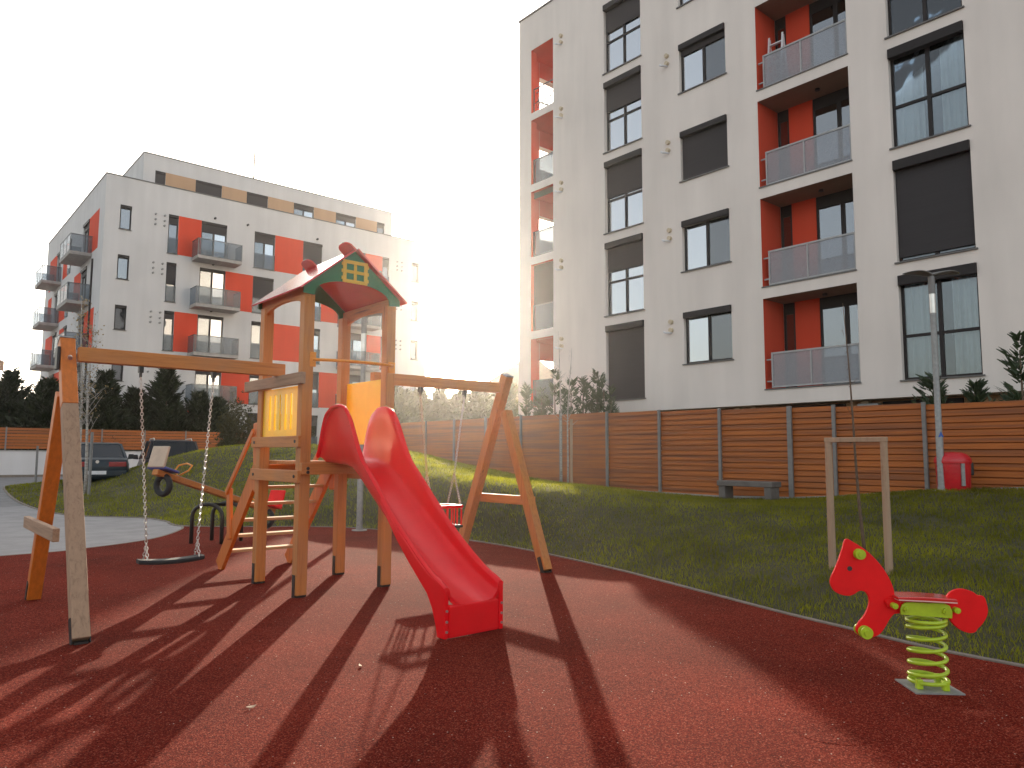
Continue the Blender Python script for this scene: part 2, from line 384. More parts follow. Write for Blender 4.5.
# ------------------------------------------------------------------ terrain
def sstep(t): t = np.clip(t, 0, 1); return t*t*(3-2*t)
def g0(y): return .42*sstep((np.asarray(y, float)-20)/9)
EDGE = [(6.7, -14), (6.45, -6), (6.36, -1), (6.34, 1.8), (6.38, 2.48), (6.53, 3.14), (6.7, 3.9), (7.03, 5.05), (7.47, 6.61), (7.75, 7.99), (7.95, 9.3), (7.99, 10.53), (7.92, 11.7), (7.72, 13.0), (7.35, 14.0), (6.75, 14.71), (5.62, 15.55), (4.9, 16.3), (4.86, 17.0), (4.95, 17.7), (4.75, 19), (3.8, 20.3), (3.25, 22.0), (2.95, 24.6), (3.05, 28.0), (3.5, 29.6), (5, 31), (7.2, 32.3), (11, 33), (21.5, 33), (21.5, -14)]
def smooth_closed(P, n=6, keep=()):
    P = np.array(P, float); m = len(P); out = []
    for i in range(m):
        p0, p1, p2, p3 = P[i-1], P[i], P[(i+1) % m], P[(i+2) % m]
        if i in keep: out.append(p1); continue
        for k in range(n):
            t = k/n
            out.append(.5*((2*p1)+(-p0+p2)*t+(2*p0-5*p1+4*p2-p3)*t*t+(-p0+3*p1-3*p2+p3)*t**3))
    return np.array(out)
NE = len(EDGE)
EDG = smooth_closed(EDGE, 6, keep=(NE-1, NE-2, NE-3, NE-4, 0))
def sdist(P):
    """signed distance to mound outline, positive inside"""
    P = np.asarray(P, float); best = np.full(len(P), 1e9); ins = np.zeros(len(P), bool)
    A = EDG; B = np.roll(EDG, -1, 0)
    for a, b in zip(A, B):
        d = b-a; L = d@d
        if L < 1e-12: continue
        t = np.clip(((P-a)@d)/L, 0, 1); q = a+t[:, None]*d
        best = np.minimum(best, np.hypot(*(P-q).T))
        c = (a[1] > P[:, 1]) != (b[1] > P[:, 1])
        with np.errstate(divide='ignore', invalid='ignore'):
            xi = a[0]+(P[:, 1]-a[1])/(b[1]-a[1])*(b[0]-a[0])
        ins ^= c & (P[:, 0] < xi)
    return np.where(ins, best, -best)
CT = [(12.9, 21, 1.62), (11.8, 18.9, 1.54), (11.3, 17.1, 1.37), (10.95, 15.7, 1.22), (10.6, 14.2, 1.07), (10.2, 12.75, .96), (9.9, 11.55, .93), (9.8, 10.7, .91), (9.8, 9.95, .88), (9.9, 9.0, .80), (10.3, 8.2, .70), (11, 7.4, .66),
      (11.5, 23.5, 1.76), (10, 25.5, 1.80), (8.6, 25.2, 1.66), (7.3, 25.6, 1.34), (6.2, 26.3, .92), (5.0, 27, .55),
      (12.7, 17.5, 1.25), (12.7, 14, .85), (12.7, 11, .66), (12.8, 8.5, .55),
      (15.6, 5, .86), (15.6, 7, .66), (15.6, 9, .50), (15.6, 12.3, .48), (15.6, 15, .55), (15.6, 18, .65), (15.6, 20, .85), (15.6, 23, 1.2), (15.6, 26, 1.45),
      (14.4, 5.3, .86), (13, 6.3, .70), (11, 4.5, .5), (8.3, 3.8, .24), (8.3, 1.5, .25), (12, 1.5, .6), (15.6, 1, .95), (15.6, -3, .95), (10, -3, .45), (15.6, -10, .9), (10, -10, .45),
      (21, 5, .8), (21, 12, .6), (21, 20, .8), (21, -8, .8), (21, 28, .8), (15.6, 30, 1.0), (10, 30, 1.1), (8, 18.3, .66), (6.8, 20.5, .55), (6, 23, .62), (4.2, 25, .3), (9.5, 21, 1.3), (9.3, 16.0, 1.12), (9.2, 13.7, .97), (9.05, 12.3, .86), (9.0, 11.3, .79), (8.95, 10.2, .75), (8.85, 9.4, .66)]
_bd = EDG[::4]
_bd = _bd[(_bd[:, 0] < 20)]
CP = np.array([(x, y) for x, y, z in CT]+[tuple(p) for p in _bd])
CZ = np.array([z-float(g0(y)) for x, y, z in CT]+[0]*len(_bd))
def phi(r): return np.where(r > 1e-9, r*r*np.log(np.maximum(r, 1e-9)), 0)
_n = len(CP); _A = np.zeros((_n+3, _n+3))
_A[:_n, :_n] = phi(np.hypot(CP[:, None, 0]-CP[None, :, 0], CP[:, None, 1]-CP[None, :, 1])) + np.eye(_n)*.02
_A[:_n, _n] = 1; _A[:_n, _n+1:] = CP; _A[_n, :_n] = 1; _A[_n+1:, :_n] = CP.T
_w = np.linalg.solve(_A, np.concatenate([CZ, [0, 0, 0]]))
def hts(P):
    P = np.atleast_2d(np.asarray(P, float)); out = np.empty(len(P))
    for i in range(0, len(P), 20000):
        Q = P[i:i+20000]
        r = np.hypot(Q[:, None, 0]-CP[None, :, 0], Q[:, None, 1]-CP[None, :, 1])
        out[i:i+20000] = phi(r)@_w[:_n]+_w[_n]+Q@_w[_n+1:]
    sd = sdist(P); g = g0(P[:, 1])
    ins = g+np.maximum(out, .01)*np.clip(sd/.5, .15, 1)+.02*np.clip(sd/.1, 0, 1)
    return np.where(sd > 0, ins, g+.5*sd)
def hgt(x, y): return float(hts([(x, y)])[0])

# ground sheet out to the horizon
ys = [-140, -60]+list(np.linspace(19, 30, 23))+[60, 480]
mb = MB(); ids = [mb.add([(-240, y, float(g0(y))-.004), (400, y, float(g0(y))-.004)]) for y in ys]
for a, b in zip(ids, ids[1:]): mb.face((a, a+1, b+1, b))
tag(mb.build('ground', M['asphalt']), kind='structure')

# path paving sheet
PATHE = [(-30, 12.9), (-4, 13.0), (1.45, 13.2), (2.49, 13.42), (3.53, 14.0), (4.2, 14.8), (4.75, 15.8), (4.9, 16.3)]
xs = [p[0] for p in PATHE]
mb = MB()
pe = smooth_closed(PATHE, 5)[:-9]
front = [tuple(p) for p in pe if p[0] > -29.9]
front = [(-30, 12.9)]+front+[(4.9, 16.3)]
back = [(x, y) for x, y in EDG if 16.2 < y < 23.5 and x < 5.2]
outl = front+[tuple(p) for p in back]+[(-30, 23.2)]
# strip it in y rows so that it follows the ramp
import bmesh
def sheet(name, outline, z, m, kind='structure'):
    me = bpy.data.meshes.new(name); b = bmesh.new()
    vs = [b.verts.new((x, y, 0)) for x, y in outline]
    f = b.faces.new(vs)
    bmesh.ops.triangulate(b, faces=[f])
    for yc in np.arange(19.5, 30, .5):
        gm = b.verts[:]+b.edges[:]+b.faces[:]
        bmesh.ops.bisect_plane(b, geom=gm, plane_co=(0, yc, 0), plane_no=(0, 1, 0))
    for v in b.verts: v.co.z = float(g0(v.co.y))+z
    bmesh.ops.recalc_face_normals(b, faces=b.faces)
    b.to_mesh(me); b.free(); me.materials.append(m)
    o = bpy.data.objects.new(name, me); C.objects.link(o); tag(o, kind=kind); return o
sheet('path', outl, .002, M['path'])
# rubber surface
near = [tuple(p) for p in EDG if p[1] < 16.31 and p[0] < 8.2 and p[1] > -13.9]
near = [(x, y) for x, y in near]
rub = [(-30, -14), (6.7, -14)]+near+front[::-1]
clean = []
for p in rub:
    if not clean or math.hypot(p[0]-clean[-1][0], p[1]-clean[-1][1]) > .02: clean.append(p)
sheet('rubber_surface', clean, .008, M['rubber'])
# round repair patch in the rubber
mb = MB(); cx, cy = 4.12, 2.09
ring = lambda r, z, n=48: [(cx+r*1.12*math.cos(2*PI*k/n), cy+r*math.sin(2*PI*k/n), z+.0008*math.sin(k*1.7)) for k in range(n)]
A = mb.add(ring(.236, .004)); B = mb.add(ring(.233, .0095)); D_ = mb.add(ring(.218, .0105)); c0 = mb.add([(cx, cy, .011)])
for k in range(48):
    k2 = (k+1) % 48
    mb.face((A+k, A+k2, B+k2, B+k)); mb.face((B+k, B+k2, D_+k2, D_+k)); mb.face((D_+k, D_+k2, c0))
tag(mb.build('rubber_patch', M['rubber']), kind='structure')

# mound terrain
gx = np.concatenate([np.arange(2.5, 9.5, .16), np.arange(9.5, 21.6, .35)]); gy = np.concatenate([np.arange(-14.5, 0, .5), np.arange(0, 17, .16), np.arange(17, 34, .35)])
XX, YY = np.meshgrid(gx, gy); PP = np.stack([XX.ravel(), YY.ravel()], 1); ZZ = hts(PP)
sdv = sdist(PP).reshape(XX.shape)
nx = len(gx); F = []
for j in range(len(gy)-1):
    for i in range(nx-1):
        if max(sdv[j, i], sdv[j+1, i], sdv[j, i+1], sdv[j+1, i+1]) > 0:
            a = j*nx+i; F.append((a, a+1, a+nx+1, a+nx))
nzm = .012*np.sin(PP[:, 0]*5.1+1.3*np.sin(PP[:, 1]*3.7))*np.clip(sdv.ravel(), 0, 1)
o = rawmesh('grass_mound', np.column_stack([PP, ZZ+nzm]), F, M['soil'], smooth=True); tag(o, kind='structure')
# blades of grass
def blades(n, x0, x1, y0, y1, hlo, hhi, w, dens_fn):
    P = np.column_stack([RNG.uniform(x0, x1, n), RNG.uniform(y0, y1, n)])
    sd = sdist(P); d = np.hypot(P[:, 0], P[:, 1])
    keep = (sd > .02) & (RNG.random(n) < dens_fn(d)) & (P[:, 0] < 15.9)
    P = P[keep]; d = d[keep]; z = hts(P); n = len(P)
    a = RNG.uniform(0, 2*PI, n); h = RNG.uniform(hlo, hhi, n)*(1+.25*np.sin(P[:, 0]*2.1)*np.sin(P[:, 1]*1.7)); lean = RNG.uniform(.15, .9, n)*h; la = RNG.uniform(0, 2*PI, n)
    ww = w*(1+d/9)*RNG.uniform(.6, 1.3, n)
    base = np.column_stack([P, z-.005])
    off = np.column_stack([np.cos(a)*ww/2, np.sin(a)*ww/2, np.zeros(n)])
    mid = base+np.column_stack([np.cos(la)*lean*.35, np.sin(la)*lean*.35, h*.6])
    tip = base+np.column_stack([np.cos(la)*lean, np.sin(la)*lean, h])
    V = np.stack([base-off, base+off, mid+off*.7, mid-off*.7, tip], 1).reshape(-1, 3)
    k = np.arange(n)[:, None]*5
    return V, np.concatenate([k+np.array([[0, 1, 2]]), k+np.array([[0, 2, 3]]), k+np.array([[3, 2, 4]])])
V1, F1 = blades(560000, 2.8, 16, -1.5, 33,   .032, .078, .0042, lambda d: np.clip(1.25-d/26, .22, 1))
tag(rawmesh('lawn_grass', V1, F1, M['grass']), 'short green lawn grass covering the mound by the rubber floor', 'grass', kind='stuff')

# kerb strip along the mound
def strip(name, pts, w, h, m, below=.05):
    P = np.array(pts); mbk = MB(); rings = []
    for i in range(len(P)):
        d = P[min(i+1, len(P)-1)]-P[max(i-1, 0)]; d = d/np.linalg.norm(d); nrm = np.array([-d[1], d[0]])*w/2
        z = float(g0(P[i, 1])); a, b = P[i]-nrm, P[i]+nrm
        rings.append([(a[0], a[1], z-below), (b[0], b[1], z-below), (b[0], b[1], z+h), (a[0], a[1], z+h)])
    mbk.loft(rings); return tag(mbk.build(name, m, bevel=.006), kind='structure')
ke = [p for p in EDG if p[0] < 9 and -13.9 < p[1] < 31.5]
strip('kerb', ke, .055, .022, M['kerb'])
strip('kerb', [np.array(p) for p in front], .05, .012, M['kerb'])

# ------------------------------------------------------------------ facade helpers
FR = lambda u, d, z: (19.4+d, u, z)
FL = lambda u, d, z: (u, 47.5+d, z)
FS = lambda u, d, z: (9.09+d, u, z)
FE = lambda u, d, z: (u, 22.45-d, z)
def facade(mb, Fm, u0, u1, z0, z1, holes, dep):
    us = sorted({u0, u1, *[h[0] for h in holes], *[h[1] for h in holes]}); zs = sorted({z0, z1, *[h[2] for h in holes], *[h[3] for h in holes]})
    us = [u for u in us if u0 <= u <= u1]; zs = [z for z in zs if z0 <= z <= z1]
    hole = lambda u, z: any(h[0] < u < h[1] and h[2] < z < h[3] for h in holes)
    for a, b in zip(zs, zs[1:]):
        st = None
        for i, (p, q) in enumerate(zip(us, us[1:])):
            if hole((p+q)/2, (a+b)/2):
                if st is not None: mb.quad(Fm(st, 0, a), Fm(p, 0, a), Fm(p, 0, b), Fm(st, 0, b)); st = None
            elif st is None: st = p
        if st is not None: mb.quad(Fm(st, 0, a), Fm(us[-1], 0, a), Fm(us[-1], 0, b), Fm(st, 0, b))
    for h in holes:
        p, q, a, b = h[:4]; e = h[4] if len(h) > 4 else dep
        mb.quad(Fm(p, 0, a), Fm(q, 0, a), Fm(q, e, a), Fm(p, e, a)); mb.quad(Fm(p, 0, b), Fm(q, 0, b), Fm(q, e, b), Fm(p, e, b))
        mb.quad(Fm(p, 0, a), Fm(p, 0, b), Fm(p, e, b), Fm(p, e, a)); mb.quad(Fm(q, 0, a), Fm(q, 0, b), Fm(q, e, b), Fm(q, e, a))
    return mb
def window(parent, Fm, u0, u1, z0, z1, dep=.16, cols=2, transom=None, blind=0., box_h=.2, curtain=0, fw=.06, sill=True, room=True, glass='glass', railing=0, box_out=.06, panes=('glass', 'glass_mirror')):
    mb = MB(); e = .003
    A, B, Z0, Z1 = u0+e, u1-e, z0+e, z1-e
    d0, d1 = dep-.05, dep+.01
    mb.fbox(Fm, A, A+fw, d0, d1, Z0, Z1); mb.fbox(Fm, B-fw, B, d0, d1, Z0, Z1)
    mb.fbox(Fm, A+fw, B-fw, d0, d1, Z0, Z0+fw*1.1); mb.fbox(Fm, A+fw, B-fw, d0, d1, Z1-fw, Z1)
    for i in range(1, cols):
        u = A+(B-A)*i/cols; mb.fbox(Fm, u-fw*.75, u+fw*.75, d0-.004, d1, Z0+fw*1.1, Z1-fw)
    if transom:
        z = z0+(z1-z0)*transom
        cs = [A+fw]+[A+(B-A)*i/cols for i in range(1, cols)]+[B-fw]
        for i in range(len(cs)-1):
            p = cs[i]+(fw*.75 if i else 0); q = cs[i+1]-(fw*.75 if i < len(cs)-2 else 0)
            mb.fbox(Fm, p, q, d0-.002, d1, z-fw*.6, z+fw*.6)
    w = mb.build('window', M['dark_frame'], parent)
    zb = z1-(z1-z0)*blind
    if blind < .99:
        if cols == 2:
            mid = (A+B)/2
            for (p, q), gm in zip(((A+.03, mid-.006), (mid+.006, B-.03)), panes): MB().fbox(Fm, p, q, dep-.02, dep-.008, Z0+.03, Z1-.03).build('pane', M[gm], w)
        else: MB().fbox(Fm, A+.03, B-.03, dep-.02, dep-.008, Z0+.03, Z1-.03).build('pane', M['glass_dark'], w)
    if blind > .05:
        MB().fbox(Fm, A+.02, B-.02, d0-.035, d0-.012, zb, Z1-.02).build('blind', M['blind'], w)
    if box_h:
        MB().fbox(Fm, A+.004, B-.004, -box_out, d0-.04, Z1-box_h, Z1-.004).build('blind_box', M['dark_frame'], w, bevel=.01)
    if sill:
        MB().fbox(Fm, u0-.05, u1+.05, -.05, d0-.004, z0-.032, z0+.004).build('sill', M['sill'], w)
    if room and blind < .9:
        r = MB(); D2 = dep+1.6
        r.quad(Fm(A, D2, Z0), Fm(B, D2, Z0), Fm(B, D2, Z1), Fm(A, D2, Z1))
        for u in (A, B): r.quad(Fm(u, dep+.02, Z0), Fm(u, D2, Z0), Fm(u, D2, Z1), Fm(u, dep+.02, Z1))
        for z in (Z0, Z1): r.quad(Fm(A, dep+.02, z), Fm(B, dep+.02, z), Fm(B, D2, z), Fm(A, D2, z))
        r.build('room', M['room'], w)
        if curtain:
            spans = {1: [(A, B)], 2: [(A, A+(B-A)*.36), (B-(B-A)*.4, B)], 3: [(A+(B-A)*.5, B)]}[curtain]
            k = MB()
            for p, q in spans:
                n = int((q-p)/.035)
                for i in range(n):
                    f = lambda t: dep+.12+.05*math.sin(t*1.35+.6*math.sin(t*.31))+.02*math.sin(t*3.3+p)
                    k.quad(*[Fm(p+(q-p)*i/n, f(i), Z0+.02), Fm(p+(q-p)*(i+1)/n, f(i+1), Z0+.02), Fm(p+(q-p)*(i+1)/n, f(i+1), Z1-.02), Fm(p+(q-p)*i/n, f(i), Z1-.02)])
            k.build('curtain', M['curtain'], w)
    if railing:
        MB().fbox(Fm, u0-.0, u1+.0, -.05, -.03, z0+.02, z0+railing).build('railing', M['rail_glass2'], w)
    return w

# ------------------------------------------------------------------ right apartment building
rb = thing('apartment_building', 'large pale apartment block at right with red recessed balconies', 'building', (19.4, 9, .5))
ZB, ZT, YA, YK = 2.98, 19.62, -6.0, 22.45
LV = [3.42+3*k for k in range(5)]
holes = []
for k, z in enumerate(LV):
    holes.append((15.98, 17.71, z, z+2.65, .2))
    holes.append((12.60, 14.36, z+.98, z+2.65, .18))
    holes.append((8.80, 11.54, z, z+2.65, .001))
    holes.append((5.98, 7.76, z-.02, z+2.64, .2))
    holes.append((20.42, 21.72, z-.05, z+2.65, .3))
wl = MB(); facade(wl, FR, YA, YK, ZB, ZT, holes, .2)
eh = [(20.25, 21.85, z-.05, z+1.95, .3) for z in LV]
facade(wl, FE, 19.4, 33, ZB, ZT, eh, .3)
wl.quad((33, YA, ZB), (33, YK, ZB), (33, YK, ZT), (33, YA, ZT)); wl.quad((19.4, YA, ZB), (33, YA, ZB), (33, YA, ZT), (19.4, YA, ZT))
wl.quad((19.4, YA, ZT), (33, YA, ZT), (33, YK, ZT), (19.4, YK, ZT)); wl.quad((19.4, YA, ZB), (33, YA, ZB), (33, YK, ZB), (19.4, YK, ZB))
wl.build('wall', M['plaster'], rb)
box(19.36, 33.04, YA, YK+.04, ZT+.003, ZT+.06).build('parapet_cap', M['sill'], rb)
gf = MB(); gf.box(20.0, 32, YA, YK-.6, .3, ZB-.01); gf.build('ground_floor_wall', M['tan'], rb)
for y0, y1, z0 in ((19.6, 20.9, 2.0), (15.2, 17.4, 2.1), (13.0, 14.6, 2.2), (6.6, 8.5, 2.3), (3.9, 5.3, 2.2), (9.5, 11.8, 2.3)):
    w = MB().box(19.93, 19.99, y0, y1, z0, ZB-.05).build('vent_window', M['dark_frame'], rb)
for y in (12.2, 12.75, 8.9, 5.6, 18.3):
    MB().box(19.80, 19.985, y-.09, y+.09, 1.2, ZB-.012).build('column', M['cream'], rb)
MB().tube([(19.8, 14.9, 2.86), (19.8, 17.6, 2.86)], .05, 8).build('pipe', M['galv'], rb, smooth=40)
MB().box(19.55, 19.8, 8.45, 9.0, 2.72, 2.88).build('wall_unit', M['galv'], rb, bevel=.03)
for k, z in enumerate(LV):
    window(rb, FR, 15.98, 17.71, z, z+2.65, .19, 2, .46, [1, .40, .5, .42, .40][k], .22, curtain=[0, 0, 1, 1, 0][k] if k != 1 else 3, panes=('glass_mirror', 'glass_mirror'))
    window(rb, FR, 12.60, 14.36, z+.98, z+2.65, .17, 2, None, [.1, .1, 1, .22, .3][k], .2, curtain=[3, 3, 0, 3, 3][k])
    window(rb, FR, 5.98, 7.76, z-.02, z+2.64, .19, 2, .42, [.06, .95, .1, .55, .5][k], .26, curtain=[2, 0, 2, 1, 1][k], panes=('glass_clear', 'glass_clear'))
    # recessed red balcony
    a, b, t = 8.80, 11.54, z+2.65; dp = 1.12
    lg = MB(); lg.quad(FR(b-.003, .003, z), FR(b-.003, dp, z), FR(b-.003, dp, t), FR(b-.003, .003, t))
    lg.fbox(FR, 10.4, 11.15, dp-.03, dp+.05, z, t-.004)
    lg = lg.build('balcony', M['red_wall'], rb)
    MB().quad(FR(a+.003, .003, z), FR(a+.003, dp, z), FR(a+.003, dp, t), FR(a+.003, .003, t)).build('side_wall', M['plaster'], lg)
    MB().quad(FR(a, .002, t-.003), FR(b, .002, t-.003), FR(b, dp+.03, t-.003), FR(a, dp+.03, t-.003)).build('ceiling', M['soffit_shaded'], lg)
    MB().quad(FR(a, .002, z+.003), FR(b, .002, z+.003), FR(b, dp+.03, z+.003), FR(a, dp+.03, z+.003)).build('floor', M['concrete'], lg)
    MB().lathe([(.07, 0), (.07, .05), (.03, .07)], (19.95, 9.95, t-.075), 12).build('ceiling_lamp', M['black'], lg)
    for p, q in ((11.15, 11.53), (8.81, 10.4)):
        dr = MB()
        dr.fbox(FR, p, q, dp+.0, dp+.05, t-.35, t-.006); dr.fbox(FR, p, p+.07, dp, dp+.05, z, t-.35); dr.fbox(FR, q-.07, q, dp, dp+.05, z, t-.35)
        dr.fbox(FR, p+.07, q-.07, dp, dp+.05, z+.005, z+.08)
        if p < 9: dr.fbox(FR, 9.56, 9.68, dp-.004, dp+.05, z+.08, t-.35)
        dr = dr.build('balcony_door', M['dark_frame'], lg)
    for p, q in ((8.88, 9.56), (9.68, 10.33), (11.22, 11.46)): MB().fbox(FR, p, q, dp+.02, dp+.03, z+.08, t-.35).build('pane', M['glass_dark'], dr)
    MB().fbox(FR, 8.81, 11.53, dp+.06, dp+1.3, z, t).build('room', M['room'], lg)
    rl = MB(); z0, z1 = z+.06, z+1.04; p, q = a+.03, b-.16
    rl.fbox(FR, p, q, .08, .13, z1-.03, z1+.02); rl.fbox(FR, p, q, .085, .125, z0-.02, z0+.02)
    for u in (p+.02, (p+q)/2+.08, q-.02): rl.fbox(FR, u-.02, u+.02, .082, .128, z0+.02, z1-.03)
    rl.fbox(FR, q, b-.003, .09, .12, z0+.15, z0+.19); rl.fbox(FR, q, b-.003, .09, .12, z1-.2, z1-.16)
    rl = rl.build('railing', M['rail_metal'], lg)
    MB().fbox(FR, p+.03, q-.03, .10, .108, z0+.022, z1-.032).build('pane', M['rail_glass'], rl)
    MB().fbox(FR, a-.02, b+.02, -.03, .05, z-.03, z+.004).build('drip_edge', M['sill'], lg)
    # corner balcony
    a, b = 20.42, 21.72; zz = z-.05; t = z+2.65
    cl = MB()
    cl.quad((19.7, 22.145, zz), (20.25, 22.145, zz), (20.25, 22.145, t), (19.7, 22.145, t)); cl.quad((20.25, 22.14, z+1.95), (22.0, 22.14, z+1.95), (22.0, 22.14, t), (20.25, 22.14, t))
    cl.quad((22.0, 20.3, zz), (22.0, 22.2, zz), (22.0, 22.2, t), (22.0, 20.3, t)); cl.quad((19.7, 20.3, zz), (22, 20.3, zz), (22, 20.3, t), (19.7, 20.3, t))
    cl.quad((19.7, 20.3, t-.01), (22, 20.3, t-.01), (22, 22.2, t-.01), (19.7, 22.2, t-.01)); cl.quad((19.41, b-.002, zz), (19.71, b-.002, zz), (19.71, b-.002, t), (19.41, b-.002, t))
    cl.quad((19.41, a, t-.004), (19.41, b, t-.004), (19.71, b, t-.004), (19.71, a, t-.004))
    cl.quad((19.71, 21.72, zz), (19.71, 22.2, zz), (19.71, 22.2, t), (19.71, 21.72, t)); cl.quad((19.71, 20.3, zz), (19.71, 20.42, zz), (19.71, 20.42, t), (19.71, 20.3, t))
    cl = cl.build('corner_balcony', M['red_wall'], rb)
    MB().quad((19.7, 20.3, zz+.005), (22, 20.3, zz+.005), (22, 22.2, zz+.005), (19.7, 22.2, zz+.005)).build('floor', M['concrete'], cl)
    for Fm, p, q in ((FR, a+.01, b-.01), (FE, 20.27, 21.83)):
        rl = MB(); rl.fbox(Fm, p, q, .12, .16, z+.98, z+1.02); rl.fbox(Fm, p, q, .12, .16, z, z+.03)
        for u in (p+.02, q-.02): rl.fbox(Fm, u-.015, u+.015, .122, .158, z+.03, z+.98)
        rl = rl.build('railing', M['rail_dark'], cl)
        if k == 4:
            lt = MB(); rr = random.Random(3)
            for i in range(46):
                u = rr.uniform(p+.02, q-.22); zc = rr.uniform(z+.05, z+.8); L = rr.uniform(.1, .26)
                if rr.random() < .5: lt.fbox(Fm, u, min(q, u+L), .135, .143, zc, zc+.028)
                else: lt.fbox(Fm, u, u+.028, .136, .144, zc, min(z+.97, zc+L))
            lt.build('lattice', M['rail_dark'], rl)
        else:
            MB().fbox(Fm, p+.035, q-.035, .134, .144, z+.032, z+.978).build('pane', M['clear_glass'], rl)
    if k == 1:
        MB().fbox(FR, a+.004, b-.004, .17, .19, z+.01, t-.01).build('blind', M['blind'], cl)
    if k in (2,):
        MB().fbox(FR, a+.004, b-.004, .17, .19, t-.25, t-.01).build('blind_box', M['dark_frame'], cl)
# boiler flues on the facade
for y, zs in ((19.93, (17.75, 14.77, 11.8, 8.74, 5.72)), (14.84, (17.75, 14.75, 11.73, 8.73, 5.68))):
    for z in zs:
        MB().tube([(19.41, y, z+.15), (19.31, y, z+.15)], .075, 10).build('wall_vent', M['cream'], rb, smooth=40); fl = MB().tube([(19.41, y, z-.12), (19.31, y, z-.12)], .075, 10).build('wall_vent', M['cream'], rb, smooth=40)
        MB().tube([(19.40, y-.0, z-.2), (19.27, y+.03, z-.22), (19.2, y+.09, z-.22), (19.2, y+.16, z-.17)], .035, 8).build('pipe', M['plate'], fl, smooth=40)
# clothes ladder on the top visible balcony
sl = thing('step_ladder', 'white folding ladder leaning by the red side wall of the topmost visible red balcony', 'ladder', (19.9, 11.2, LV[3]))
m1 = MB()
for y in (11.36, 10.92):
    m1.bar((19.68, y, LV[3]+.01), (19.86, y+.0, LV[3]+1.75), .05, .03, (1, 0, 0)); m1.bar((20.15, y, LV[3]+.01), (19.9, y, LV[3]+1.7), .04, .03, (1, 0, 0))
m1.build('rail', M['plate'], sl)
for i in range(5):
    f = (i+.7)/5.6
    MB().box(19.66+.18*f, 19.76+.18*f, 10.94, 11.34, LV[3]+1.75*f, LV[3]+1.75*f+.03).build('step', M['plate'], sl)

# ------------------------------------------------------------------ left apartment building
lb = thing('apartment_building', 'white apartment block at left with red wall panels and glazed grey balconies', 'building', (9.09, 47.5, .42))
X0, X1, ZR, YB = 9.14, 31.6, 17.84, 67.2
FS = lambda u, d, z: (X0+d, u, z)
LW = [13.70-3*k for k in range(5)]        # floor lines of the rows, top first
hs = []; items = []
for r, z in enumerate(LW):
    t = z+2.45; redrow = r % 2 == 0
    hs.append((9.95, 10.58, z+.98, t)); items.append(('w', 9.95, 10.58, z+.98, t, 1, 0, 0))
    hs.append((12.65, 13.23, z, t)); items.append(('f', 12.65, 13.23, z, t, 1, [.25, .55, .2, .3, .3][r], 0))
    hs.append((14.61, 16.2, z, t)); items.append(('d', 14.61, 16.2, z, t, 2, [.28, .06, .06, .3, .1][r], 1))
    hs.append((18.0, 19.4, z, t)); items.append(('f', 18.0, 19.4, z, t, 2, [.28, .62, .1, .3, .2][r], 0))
    hs.append((21.4, 22.83, z, t)); items.append(('f', 21.4, 22.83, z, t, 2, [.62, .3, .2, .5, .3][r], 0))
    hs.append((24.6, 26.2, z, t)); items.append(('d', 24.6, 26.2, z, t, 2, .2, 1))
    hs.append((27.64, 28.21, z, t)); items.append(('f', 27.64, 28.21, z, t, 1, .3, 0))
    hs.append((30.24, 30.81, z+.98, t)); items.append(('w', 30.24, 30.81, z+.98, t, 1, .1, 0))
wl = MB(); facade(wl, FL, X0, X1, .4, ZR, hs, .15)
SC = []
for r, z in enumerate(LW):
    SC += [(51.6, 53.4, z, z+2.4), (61.0, 62.6, z, z+2.4), (57.2, 58.2, z, z+2.4)]
facade(wl, FS, 47.5, YB, .4, ZR, SC, .15)
wl.quad((X1, 47.5, .4), (X1, YB, .4), (X1, YB, ZR), (X1, 47.5, ZR)); wl.quad((X0, YB, .4), (X1, YB, .4), (X1, YB, ZR), (X0, YB, ZR))
wl.quad((X0, 47.7, ZR-.35), (X1, 47.7, ZR-.35), (X1, YB, ZR-.35), (X0, YB, ZR-.35))
wl.quad((X0, 47.7, ZR-.35), (X1, 47.7, ZR-.35), (X1, 47.7, ZR), (X0, 47.7, ZR)); wl.quad((X0, 47.5, ZR), (X1, 47.5, ZR), (X1, 47.7, ZR), (X0, 47.7, ZR))
wl.build('wall', M['plaster2'], lb)
cp = MB(); cp.box(X0-.04, X1+.04, 47.46, 47.72, ZR+.003, ZR+.06); cp.box(X0-.04, X0+.22, 47.722, YB, ZR+.003, ZR+.06); cp.build('parapet_cap', M['sill'], lb)
for kd, u0, u1, z0, z1, cols, bl, rail in items:
    row = round((13.70-z0)/3)
    window(lb, FL, u0, u1, z0, z1, .14, cols, None, bl, .18, 0 if kd != 'd' else 3, .07, True, True, 'glass', 1.0 if kd == 'f' else 0, .03)
